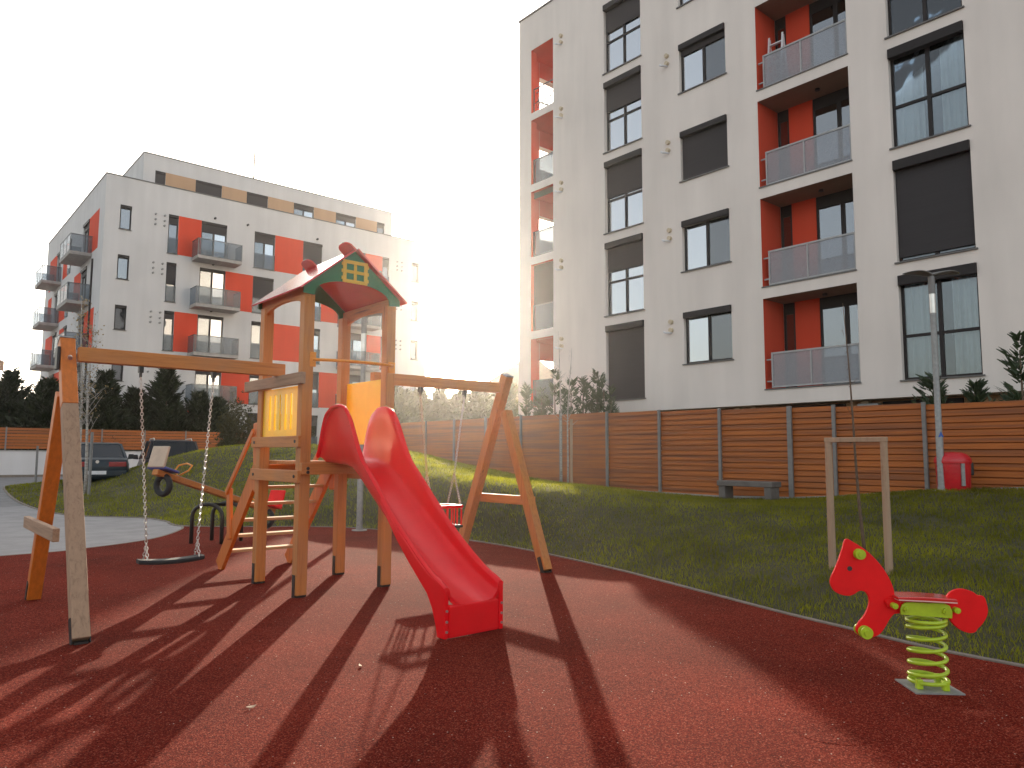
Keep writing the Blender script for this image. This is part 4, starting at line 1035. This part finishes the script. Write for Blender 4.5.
sp_ = [(268, 316), (285, 302), (310, 300), (520, 304), (560, 312), (580, 335), (572, 356), (545, 360), (520, 350), (330, 345), (305, 346), (280, 340)]
for yv in (-.026, .026):
    MB().prism(smooth_poly([HX(*p) for p in sp_], 2), lambda u, v, t, yv=yv: (u, yv+t, v), -.011, .011).build('side_rail', M['rider_red'], sr, bevel=.003, local=True)
    lp = [(325, 368), (324, 345), (332, 326), (350, 315), (510, 318), (530, 328), (541, 350), (538, 381), (430, 374)]
    MB().prism([HX(*p) for p in lp], lambda u, v, t, yv=yv: (u, yv*2.0+t, v), -.007, .007).build('mount_plate', M['lime'], sr, bevel=.003, local=True)
st_ = MB(); seat = [(303, 289), (420, 288), (550, 296), (550, 311), (430, 306), (303, 302)]
st_.prism([HX(*p) for p in seat], PB, -.10, .10); st_.build('seat', M['red_board'], sr, bevel=.006, local=True)
MB().prism([HX(x, y+.0) for x, y in ((306, 299), (430, 303), (549, 308), (549, 313), (430, 308), (306, 304))], PB, -.101, .101).build('seat_edge', M['rider_edge'], sr, local=True)
# discs: handles / foot rests with bolts, through the head panel
for (cx_, cy_), r, L in (((166, 115), .034, .045), ((178, 448), .040, .05)):
    x, z = HX(cx_, cy_)
    d = MB().tube([(x, -L, z), (x, L, z)], .016, 10); 
    for s_ in (-1, 1): d.tube([(x, s_*.014, z), (x, s_*.03, z)], r, 18); d.tube([(x, s_*L, z), (x, s_*(L+.012), z)], r*.98, 18); d.tube([(x, s_*(L+.012), z), (x, s_*(L+.02), z)], r*.5, 6)
    d.build('handle', M['lime'], sr, smooth=35, local=True)
x, z = HX(127, 180)
MB().tube([(x, -.0135, z), (x, .0135, z)], .016, 16).build('eye', M['black'], sr, local=True)
for cx_, cy_ in ((298, 331), (558, 346), (347, 344), (510, 349)):
    x, z = HX(cx_, cy_)
    bm_ = MB().tube([(x, -.075, z), (x, .075, z)], .019, 14); bm_.tube([(x, -.082, z), (x, .082, z)], .009, 6); bm_.build('bolt', M['lime'], sr, smooth=35, local=True)
sp = MB(); pts = []; zt_, zb_ = HX(0, 392)[1], .035
turns = 7.0; n = 260
for i in range(n+1):
    t = i/n
    # tight coils at both ends
    tz = t
    z = zb_+(zt_-zb_)*(.5+.5*math.copysign(abs(2*t-1)**.82, 2*t-1)) if False else zb_+(zt_-zb_)*(.055*min(t/.16, 1)+.89*min(max((t-.16)/.68, 0), 1)+.055*min(max((t-.84)/.16, 0), 1))
    a = 2*PI*turns*t
    r = .108+.006*abs(2*t-1)
    pts.append((r*math.cos(a), r*math.sin(a), z))
sp.tube(pts, .0125, 10).build('spring', M['lime'], sr, smooth=True, local=True)
for k in range(4):
    a = k*PI/2+.6; MB().box(.108*math.cos(a)-.02, .108*math.cos(a)+.02, .108*math.sin(a)-.02, .108*math.sin(a)+.02, .008, .07).build('clamp', M['lime'], sr, bevel=.006, local=True)
bp = MB().box(-.15, .15, -.15, .15, 0, .008).build('base_plate', M['galv'], sr, local=True)

# ------------------------------------------------------------------ street lamps, bin, bench, posts
def lamp(loc, H, rz, label):
    t = thing('street_lamp', label, 'lamp', loc, rz, 'double headed park lamps')
    p = MB(); p.lathe([(.062, 0), (.062, 1.0), (.055, 1.02), (.05, H-.75), (.05, H-.1)], (0, 0, 0), 16); p.build('pole', M['galv'], t, smooth=40, local=True)
    MB().lathe([(.15, 0), (.15, .015), (.07, .02), (.065, .09)], (0, 0, 0), 18).build('base_flange', M['galv'], t, local=True)
    MB().lathe([(.054, H-.74), (.054, H-.38)], (0, 0, 0), 16).build('collar', M['steel'], t, smooth=40, local=True)
    a = MB(); a.lathe([(.058, H-.37), (.058, H-.06), (.03, H+.02)], (0, 0, 0), 16); a.build('head_bracket', M['greypost'], t, smooth=40, local=True)
    for s_ in (-1, 1):
        h = MB(); rings = []
        for i in range(11):
            u = i/10; x = s_*(.0+.52*u); w = .02+.15*math.sin(PI*min(u*.93+.05, 1))**.7; zc = H-.02+.05*math.sin(u*2.6)
            th = .035*(1-u*.7)
            rings.append([(x, w*math.cos(2*PI*k/14), zc+th*math.sin(2*PI*k/14)) for k in range(14)])
        h.loft(rings).build('lamp_head', M['greypost'], t, smooth=True, local=True)
    return t
l1 = lamp((14.78, 5.32, hgt(14.78, 5.32)), 4.02, -.7, 'grey double headed lamp post beside the red litter bin by the fence')
MB().prism([(-.05, 0), (.05, 0), (0, .1)], lambda u, v, t: (u-.0, -.0565-t, .98+v), 0, .004).build('sticker', M['blue'], l1, local=True)
lamp((7.32, 13.25, .008), 4.3, -.7, 'grey lamp post rising behind the play tower at the rubber edge')
bn = thing('litter_bin', 'red domed litter bin behind the grey lamp post', 'bin', (15.02, 5.2, hgt(15.02, 5.2)), -.7)
MB().lathe([(.25, 0), (.27, .05), (.285, .45), (.285, .5)], (0, 0, 0), 24).build('body', M['bin_red'], bn, smooth=40, local=True)
MB().lathe([(.30, .5), (.305, .54), (.29, .6), (.24, .66), (.15, .7), (.0001, .71)], (0, 0, 0), 24).build('lid', M['bin_red'], bn, smooth=40, local=True)
MB().box(.26, .36, -.05, .05, .28, .52).build('hinge', M['black'], bn, bevel=.02, local=True)
MB().box(-.03, .03, -.31, -.28, .1, .5).build('bracket', M['galv'], bn, local=True)
be = thing('bench', 'low grey concrete bench against the timber fence', 'bench', (15.0, 9.42, .6))
zb = hgt(15.0, 9.4)-.02
box(14.8, 15.2, 8.72, 10.12, zb+.33, zb+.45).build('seat', M['concrete_dark'], be, bevel=.015)
for y in (8.76, 9.92): box(14.83, 15.17, y, y+.17, zb-.1, zb+.328).build('leg', M['concrete_dark'], be, bevel=.01)

# tree stakes and saplings
def sapling(name, label, base, top, r, twigs, seed, leafm=None, nleaf=0, multi=1, bark='bark', twl=.7, lo=.35):
    rr = random.Random(seed); t = thing(name, label, 'tree', base)
    mb = MB(); tips = []
    for s_ in range(multi):
        b0 = Vector(base)+Vector((s_*.16, -s_*.1, 0)); tp = Vector(top)+Vector((s_*.25, -s_*.2, -s_*.5)); pts = []
        for i in range(10):
            f = i/9; pts.append(b0.lerp(tp, f)+Vector((.05*math.sin(f*5+s_*2), .05*math.sin(f*4+1), 0))*min(1, f*2))
        mb.tube(pts, [r*(1-.85*i/9) for i in range(10)], 7)
        for k in range(twigs):
            f = rr.uniform(lo, .98); p = b0.lerp(tp, f); a = rr.uniform(0, 2*PI); L = twl*rr.uniform(.4, 1)*(1.15-f)
            d = Vector((math.cos(a), math.sin(a), rr.uniform(.7, 1.6))).normalized(); q1 = p+d*L*.5; q2 = q1+(d+Vector((0, 0, rr.uniform(-.3, .4)))).normalized()*L*.5
            mb.tube([p, q1, q2], [r*.28*(1.2-f), r*.2*(1.2-f), r*.06], 4)
            tips += [q1, q2]
            for _ in range(2):
                q3 = q1+Vector((rr.uniform(-.3, .3), rr.uniform(-.3, .3), rr.uniform(0, .35)))*L; mb.tube([q1, q3], [r*.13*(1.2-f), r*.05], 4); tips.append(q3)
    tr = mb.build('trunk', M[bark], t, smooth=True)
    if nleaf:
        V = []; Fc = []
        for i in range(nleaf):
            c = rr.choice(tips)+Vector((rr.gauss(0, .07), rr.gauss(0, .07), rr.gauss(0, .07))); a = Vector((rr.gauss(0, 1), rr.gauss(0, 1), rr.gauss(0, 1))).normalized()*.035; b = a.orthogonal().normalized()*.025
            k = len(V); V += [c-a, c+b, c+a, c-b]; Fc.append((k, k+1, k+2, k+3))
        rawmesh('crown', np.array([tuple(v) for v in V]), Fc, M[leafm], t)
    return t
sapling('birch_tree', 'thin double stemmed young birch left of the swing frame', (4.35, 24.0, hgt(4.35, 24)), (4.2, 24.0, 6.0), .05, 46, 4, 'leaf', 420, 2, 'birch', 1.3, .3)
sapling('sapling', 'slender bare sapling leaning within a wooden stake frame', (8.65, 3.95, hgt(8.65, 3.95)), (8.85, 4.22, 3.35), .022, 9, 5, None, 0, 1, 'bark', .5, .5)
sapling('sapling', 'slim pale stemmed sapling before the fence right of the swing frame', (14.95, 15.4, hgt(14.95, 15.4)), (14.85, 15.4, 5.1), .035, 26, 6, None, 0, 2, 'birch', .7, .4)
stf = thing('tree_stake', 'wooden goal shaped stake frame on the grass behind the spring horse', 'stake frame', (8.28, 3.85, hgt(8.28, 3.85)))
for x, y in ((8.25, 4.14), (8.31, 3.55)): MB().tube([(x, y, hgt(x, y)-.1), (x, y, 1.66)], [.042, .038], 10).build('post', M['stake'], stf, smooth=40)
MB().bar((8.25, 4.18, 1.685), (8.31, 3.51, 1.685), .06, .055).build('cross_bar', M['stake'], stf, bevel=.008)
MB().tube([(8.27, 3.9, 1.68), (8.45, 3.98, 1.66), (8.68, 4.02, 1.7)], .012, 5).build('tie', M['black'], stf)
for x, y, lb_ in ((4.55, 23.6, 'grey stake post beside the young birch'), (15.05, 15.1, 'pale stake beside the slim sapling at the fence')):
    z = hgt(x, y); o = MB().tube([(x, y, z-.1), (x, y, z+(1.75 if x < 10 else 1.9))], .04, 8).build('stake_post', M['greypost'] if x < 10 else M['stake'], smooth=40); tag(o, lb_, 'stake')
bo = thing('sign_post', 'thin grey metal post on a base plate in the car park', 'post', (4.15, 30, .42))
MB().tube([(4.15, 30, .43), (4.15, 30, 1.75)], .035, 8).build('pole', M['greypost'], bo); MB().box(3.85, 4.3, 29.8, 30.2, .42, .45).build('base_plate', M['black'], bo)

# ------------------------------------------------------------------ cars
def car(name, label, loc, rz, paint, tall, rails, L=4.5):
    t = thing(name, label, 'car', loc, rz, 'cars parked along the white wall')
    wB, wR, zb, zr = .89, .66, (.92 if not tall else 1.0), (1.44 if not tall else 1.60)
    # body: y, half width, z low, z top
    st = [(0, .80, .42, .80), (.06, .86, .34, .93), (.35, .89, .24, .99 if not tall else 1.0), (1.0, .90, .2, .97), (2.0, .90, .2, .95), (3.2, .90, .2, .93), (3.6, .89, .22, .90), (4.2, .86, .25, .80), (4.42, .80, .34, .68), (4.5, .7, .45, .6)]
    rings = []
    for y, w, a, b in st:
        h = b-a
        rings.append([(-w*.86, y, a), (-w, y, a+h*.25), (-w, y, a+h*.72), (-w*.94, y, b-.02), (-w*.8, y, b), (w*.8, y, b), (w*.94, y, b-.02), (w, y, a+h*.72), (w, y, a+h*.25), (w*.86, y, a)])
    MB().loft(rings).build('body', paint, t, smooth=40, local=True)
    if not tall: gh = [(.55, zb+.03, .80), (1.35, zr-.03, .64), (1.7, zr, .62), (2.6, zr-.02, .62), (3.5, zb-.02, .78)]
    else: gh = [(.12, zb-.02, .82), (.42, zr-.04, .68), (.8, zr, .67), (2.5, zr-.02, .66), (3.4, zb-.05, .80)]
    rings = []
    for y, z, w in gh: rings.append([(-w, y, z), (w, y, z)])
    g = MB(); bw = .83
    # glass house as polygons between belt line and roof
    bl_ = [(-bw, gh[0][0], zb-.03), (bw, gh[0][0], zb-.03), (bw, gh[-1][0], zb-.06), (-bw, gh[-1][0], zb-.06)]
    r1, r2 = gh[1], gh[3]
    tp = [(-r1[2], r1[0], r1[1]), (r1[2], r1[0], r1[1]), (r2[2], r2[0], r2[1]), (-r2[2], r2[0], r2[1])]
    g.hexa(bl_+tp); g.build('windows', M['carglass'], t, local=True)
    rf = MB(); rf.loft([[(-r1[2]-.015, r1[0]-.02, r1[1]-.015), (r1[2]+.015, r1[0]-.02, r1[1]-.015), (r1[2]*.9, r1[0]-.01, r1[1]+.025), (-r1[2]*.9, r1[0]-.01, r1[1]+.025)], [(-.68, 1.8, zr-.01), (.68, 1.8, zr-.01), (.58, 1.8, zr+.045), (-.58, 1.8, zr+.045)], [(-r2[2]-.015, r2[0]+.03, r2[1]-.015), (r2[2]+.015, r2[0]+.03, r2[1]-.015), (r2[2]*.9, r2[0]+.02, r2[1]+.02), (-r2[2]*.9, r2[0]+.02, r2[1]+.02)]])
    rf.build('roof', paint, t, smooth=40, local=True)
    pi = MB()
    for s_ in (-1, 1):
        pi.bar((s_*bw, gh[0][0], zb-.03), (s_*r1[2], r1[0], r1[1]), .07, .07); pi.bar((s_*bw, gh[-1][0], zb-.06), (s_*r2[2], r2[0], r2[1]), .06, .06); pi.bar((s_*(bw+.0), 2.0, zb-.03), (s_*.66, 1.95, zr-.01), .05, .06)
    pi.build('pillars', paint, t, local=True)
    for s_ in (-1, 1):
        MB().box(s_*.56-.25, s_*.56+.25, -.012 if not tall else -.03, .10, .70, .86).build('tail_light', M['tail'], t, bevel=.03, local=True)
        MB().prism([(.05, -.08), (.24, -.06), (.24, .1), (.08, .1)], lambda u, v, q, s_=s_: (s_*(.86+u), 2.75+q, 1.0+v), 0, .12).build('mirror', paint, t, bevel=.02, local=True)
        for y in (.82, 3.6):
            w_ = MB().tube([(s_*.72, y, .32), (s_*.905, y, .32)], .32, 20).build('wheel', M['blackrub'], t, smooth=40, local=True)
            MB().tube([(s_*.90, y, .32), (s_*.915, y, .32)], .2, 14).build('rim', M['steel'], w_, local=True)
    MB().box(-.84, .84, -.03, .10, .40, .60).build('bumper', paint, t, bevel=.04, local=True)
    MB().box(-.26, .26, -.045, -.031, .47, .58).build('number_plate', M['plate'], t, local=True)
    MB().tube([(0, -.004, .86), (0, .05, .86)], .05, 14).build('badge', M['steel'], t, local=True)
    if rails:
        r_ = MB()
        for s_ in (-1, 1): r_.tube([(s_*.6, .55, zr+.0), (s_*.6, .75, zr+.07), (s_*.6, 2.2, zr+.07), (s_*.6, 2.4, zr+.0)], .02, 6)
        r_.build('roof_rail', M['steel'], t, smooth=True, local=True)
    return t
car('parked_car', 'dark teal saloon car parked tail first toward the playground', (5.2, 26.0, .38), -.2, M['car_a'], False, False)
car('parked_car', 'dark estate car with silver roof rails half hidden by the grass mound', (7.75, 27.0, .36), -.17, M['car_b'], True, True)

# ------------------------------------------------------------------ conifers and bushes
def conifer(base, H, R, label, m, seed, group, nb=150, leaf=.16, up=.35, trunkm='bark', per=26, name='conifer', clump=1., low=.04):
    rng = np.random.default_rng(seed); t = thing(name, label, 'tree', base, 0, group)
    MB().tube([(base[0], base[1], base[2]-.1), (base[0], base[1], base[2]+H*.9)], [max(.04, H*.014), .012], 7).build('trunk', M[trunkm], t, smooth=True)
    V = []; 
    for b in range(nb):
        f = low+(1-low)*rng.random()**1.15; a = rng.uniform(0, 2*PI); L = R*(1-f)**.72*rng.uniform(.55, 1.12)*(1+.25*math.sin(3*a+seed))+.06
        d = np.array([math.cos(a), math.sin(a), 0]); side = np.array([-d[1], d[0], 0])
        s0 = np.array(base)+[0, 0, f*H]
        n = int(per*(.35+L/R))
        u = rng.random(n)**.75; sag = up*u**1.4*L-.12*L*np.sin(u*PI)
        ctr = s0+d*(u*L)[:, None]+np.array([0, 0, 1])*sag[:, None]
        sp_ = (rng.random(n)-.5)*2*(.32*L)*(1-u*.75)
        ctr = ctr+side*sp_[:, None]+np.array([0, 0, 1])*(rng.normal(0, .05*clump, n))[:, None]
        dirs = d*.8+side*(np.sign(sp_)*.7)[:, None]+np.array([0, 0, 1])*(up+.1+rng.normal(0, .25, n))[:, None]
        dirs /= np.linalg.norm(dirs, axis=1)[:, None]
        w = np.cross(dirs, rng.normal(0, 1, (n, 3))); w /= np.linalg.norm(w, axis=1)[:, None]
        ln = leaf*rng.uniform(.6, 1.25, n)[:, None]
        V.append(np.stack([ctr-w*ln*.16, ctr+w*ln*.16, ctr+dirs*ln+w*ln*.03, ctr+dirs*ln-w*ln*.03], 1))
    V = np.concatenate(V).reshape(-1, 3); Fq = np.arange(len(V)).reshape(-1, 4)
    rawmesh('crown', V, Fq, M[m], t)
    return t
HY = 43.6
hed = [(2.9, 4.3, 'far left dark conifer cut by the picture edge above the orange fence'), (4.8, 5.0, 'tall dark conifer at far left above the orange fence'), (6.3, 4.7, 'dark conifer just left of the left swing legs'), (7.5, 4.3, 'low dark conifer hidden behind the left swing legs'), (8.9, 5.3, 'dark conifer behind the saloon car beside the birch stems'), (10.45, 4.5, 'shorter dark conifer between two taller ones behind the cars'), (11.95, 5.75, 'tallest dark conifer behind the estate car left of the second swing chain')]
for i, (x, h, l) in enumerate(hed):
    conifer((x, HY+.5*(i % 2), .42), h, 1.75, l, 'conifer', 20+i, 'dark conifers behind the orange fence', 340, .3, .6, per=40)
for i, (x, h, l) in enumerate([(3.9, 3.5, 'low dark conifer filling the gap at far left'), (5.6, 3.7, 'low dark conifer between the two left of the swing legs'), (8.2, 3.5, 'low dark conifer filling in left of the birch'), (9.7, 3.8, 'low dark conifer filling in above the saloon car'), (11.2, 3.8, 'low dark conifer filling in above the estate car'), (12.9, 3.6, 'low dark conifer filling in below the second swing chain')]):
    conifer((x, HY+1.3, .42), h, 1.9, l, 'conifer', 120+i, 'dark conifers behind the orange fence', 260, .3, .7, per=36)
conifer((13.7, HY, .42), 4.4, 1.6, 'dark rounded evergreen right of the second swing chain above the orange fence', 'conifer', 31, 'dark conifers behind the orange fence', 340, .26, .9, per=40)
conifer((14.9, HY+.4, .42), 4.2, 1.4, 'dark evergreen before the lower left balcony beside the olive bush', 'conifer', 32, 'dark conifers behind the orange fence', 300, .26, .9, per=40)
def bush(base, rx, rz_, label, m, seed, n=5200, leaf=.07):
    rng = np.random.default_rng(seed); t = thing('bush', label, 'bush', base)
    MB().tube([(base[0], base[1], base[2]-.1), (base[0], base[1], base[2]+rz_)], [.06, .03], 6).build('stem', M['bark'], t)
    nc = 26; C_ = rng.normal(0, 1, (nc, 3)); C_ /= np.linalg.norm(C_, axis=1)[:, None]; C_ *= rng.uniform(.35, .85, nc)[:, None]
    k = rng.integers(0, nc, n); P_ = C_[k]+rng.normal(0, .17, (n, 3)); P_ = P_*[rx, rx, rz_]+np.array(base)+[0, 0, rz_]
    a = rng.normal(0, 1, (n, 3)); a /= np.linalg.norm(a, axis=1)[:, None]; b = np.cross(a, rng.normal(0, 1, (n, 3))); b /= np.linalg.norm(b, axis=1)[:, None]
    s_ = leaf*rng.uniform(.6, 1.3, n)[:, None]
    V = np.stack([P_-a*s_, P_+b*s_*.5, P_+a*s_, P_-b*s_*.5], 1).reshape(-1, 3)
    rawmesh('crown', V, np.arange(len(V)).reshape(-1, 4), M[m], t)
bush((12.2, 33.3, .42), .95, 1.85, 'round olive leaved bush behind the crest left of the tower', 'bush', 3)
# loose olive conifers in the gap
gap = [(22.93, 38.0, 5.2, 'olive conifer showing just right of the tower post'), (26.75, 42.64, 5.3, 'olive conifer left of the red toddler swing chains'), (26.43, 40.31, 5.1, 'olive conifer between the toddler swing chains'), (29.68, 42.74, 5.7, 'pale olive conifer in the gap between the buildings'), (29.68, 40.16, 5.3, 'pale olive conifer left of the right swing apex'), (32.09, 40.72, 5.5, 'pale olive conifer behind the right swing apex'), (30.66, 36.62, 5.9, 'taller olive conifer right of the swing apex beside the block corner'),
       (22.02, 36.19, 4.4, 'lower olive conifer against the tower post above the fence'), (23.64, 37.48, 4.6, 'lower olive conifer left of the first toddler swing chain'), (24.91, 37.7, 4.6, 'lower olive conifer right of the first toddler swing chain'), (26.23, 37.89, 4.8, 'lower pale conifer in the brightest part of the gap'), (27.13, 37.14, 4.7, 'lower pale conifer left of the swing apex'), (26.78, 34.79, 4.8, 'lower olive conifer right behind the swing apex')]
for i, (x, y, h, l) in enumerate(gap):
    conifer((x, y, .42), h, 1.8, l, 'conifer2', 50+i, 'young conifers beyond the timber fence', 280, .3, .6, per=32)
close = [(17.0, 19.24, 3.75, 'blue green conifer before the corner balcony of the right block'), (16.6, 17.4, 4.1, 'tall thin conifer beside the slim pale sapling'), (16.15, 16.21, 3.75, 'narrow conifer right of the slim pale sapling'), (18.4, 17.88, 4.15, 'conifer below the lowest shuttered tall window at left'), (18.4, 17.22, 4.25, 'feathery conifer right at the edge of the lowest shuttered window'), (17.4, 15.7, 3.45, 'short conifer under the lowest shuttered window'), (16.8, 18.25, 3.65, 'squat conifer between the block corner and the slim sapling'), (18.0, 16.55, 3.9, 'slim conifer left of the short one under the shuttered window')]
for i, (x, y, h, l) in enumerate(close):
    conifer((x, y, hgt(x, y)), h-hgt(x, y)+.12, .55, l, 'conifer3', 70+i, 'young conifers beyond the timber fence', 52, .17, .8, per=24)
for i, (x, y, h, l) in enumerate([(17.2, 6.25, 2.45, 'conifer top behind the lamp post above the fence'), (17.2, 5.46, 2.1, 'small conifer top above the fence right of the lamp'), (16.9, 4.55, 3.0, 'taller conifer above the fence at the right picture edge')]):
    conifer((x, y, hgt(x, y)), h, .62, l, 'conifer3', 90+i, 'young conifers beyond the timber fence', 44, .19, .7, per=26)

# dry leaves on the rubber
for i, (x, y, l) in enumerate(((1.77, 4.45, 'pale dry leaf on the rubber left of the slide shadow'), (2.69, 4.81, 'dry leaf on the rubber beside the toddler swing shadow'))):
    m_ = MB(); a = i*1.3; pts = [(-.03, 0), (-.012, .012), (.012, .010), (.033, 0), (.012, -.011), (-.012, -.009)]
    m_.prism(pts, lambda u, v, t, a=a, x=x, y=y: (x+u*math.cos(a)-v*math.sin(a), y+u*math.sin(a)+v*math.cos(a), .012+abs(u)*.3+v*.25+t), 0, .002)
    tag(m_.build('dry_leaf', M['deadleaf']), l, 'leaf', 'dry leaves on the rubber')

# ------------------------------------------------------------------ light
SUN_AZ = (.601, .79925); EL = math.radians(11.5)
sd = Vector((SUN_AZ[0]*math.cos(EL), SUN_AZ[1]*math.cos(EL), math.sin(EL)))
sun = bpy.data.lights.new('sun', 'SUN'); sun.energy = 3.5; sun.angle = math.radians(.53); sun.color = (1, .84, .64)
so = bpy.data.objects.new('sun', sun); C.objects.link(so); so.rotation_euler = sd.to_track_quat('Z', 'Y').to_euler()
W = bpy.data.worlds.new('World'); S.world = W; W.use_nodes = True
nt = W.node_tree; bg = nt.nodes['Background']; sky = nt.nodes.new('ShaderNodeTexSky'); sky.sky_type = 'NISHITA'; sky.sun_disc = False
sky.sun_elevation = EL; sky.sun_rotation = math.atan2(SUN_AZ[0], SUN_AZ[1]); sky.altitude = 200; sky.air_density = 1.0; sky.dust_density = 3.5; sky.ozone_density = 1.0
hs_ = nt.nodes.new('ShaderNodeHueSaturation'); hs_.inputs['Saturation'].default_value = .4
nt.links.new(sky.outputs[0], hs_.inputs['Color']); tn = nt.nodes.new('ShaderNodeMix'); tn.data_type = 'RGBA'; tn.blend_type = 'MULTIPLY'; tn.inputs[0].default_value = 1; tn.inputs[7].default_value = (1.04, 1, .95, 1)
nt.links.new(hs_.outputs[0], tn.inputs[6]); nt.links.new(tn.outputs[2], bg.inputs['Color']); bg.inputs['Strength'].default_value = .15

# ------------------------------------------------------------------ volume imitating lens glare
hm, hnt, hout = nmat('glare_volume')
pv = N(hnt, 'ShaderNodeVolumePrincipled'); pv.inputs['Color'].default_value = (1, .97, .95, 1); pv.inputs['Density'].default_value = .0004; pv.inputs['Anisotropy'].default_value = .86
hnt.links.new(pv.outputs[0], hout.inputs['Volume'])  # scattering volume added to imitate lens glare round the sun
tag(box(-260, 420, -160, 500, -1.2, 25.5).build('glare_haze', hm), 'thin bright volume added to imitate lens glare round the low sun', 'glare_haze', kind='stuff')

# ------------------------------------------------------------------ camera
he, pi_, ro_ = math.radians(40.33), math.radians(5.466), math.radians(.2345)
sh, ch, sp2, cp2 = math.sin(he), math.cos(he), math.sin(pi_), math.cos(pi_)
r0 = Vector((ch, -sh, 0)); fw = Vector((sh*cp2, ch*cp2, sp2)); u0 = r0.cross(fw)
R_ = r0*math.cos(ro_)+u0*math.sin(ro_); U_ = -r0*math.sin(ro_)+u0*math.cos(ro_)
cam = bpy.data.cameras.new('camera'); cam.sensor_width = 36; cam.lens = 742.6*36/1024; cam.clip_end = 4000; cam.clip_start = .05
co = bpy.data.objects.new('camera', cam); C.objects.link(co)
co.matrix_world = Matrix(((R_.x, U_.x, -fw.x, 0), (R_.y, U_.y, -fw.y, 0), (R_.z, U_.z, -fw.z, 1.5), (0, 0, 0, 1)))
S.camera = co
vs = S.view_settings; vs.view_transform = 'Standard'; vs.look = 'None'; vs.gamma = 1; vs.use_curve_mapping = False; vs.exposure = 1.58
S.cycles.max_bounces = 8; S.cycles.transparent_max_bounces = 12
S.cycles.use_denoising = True
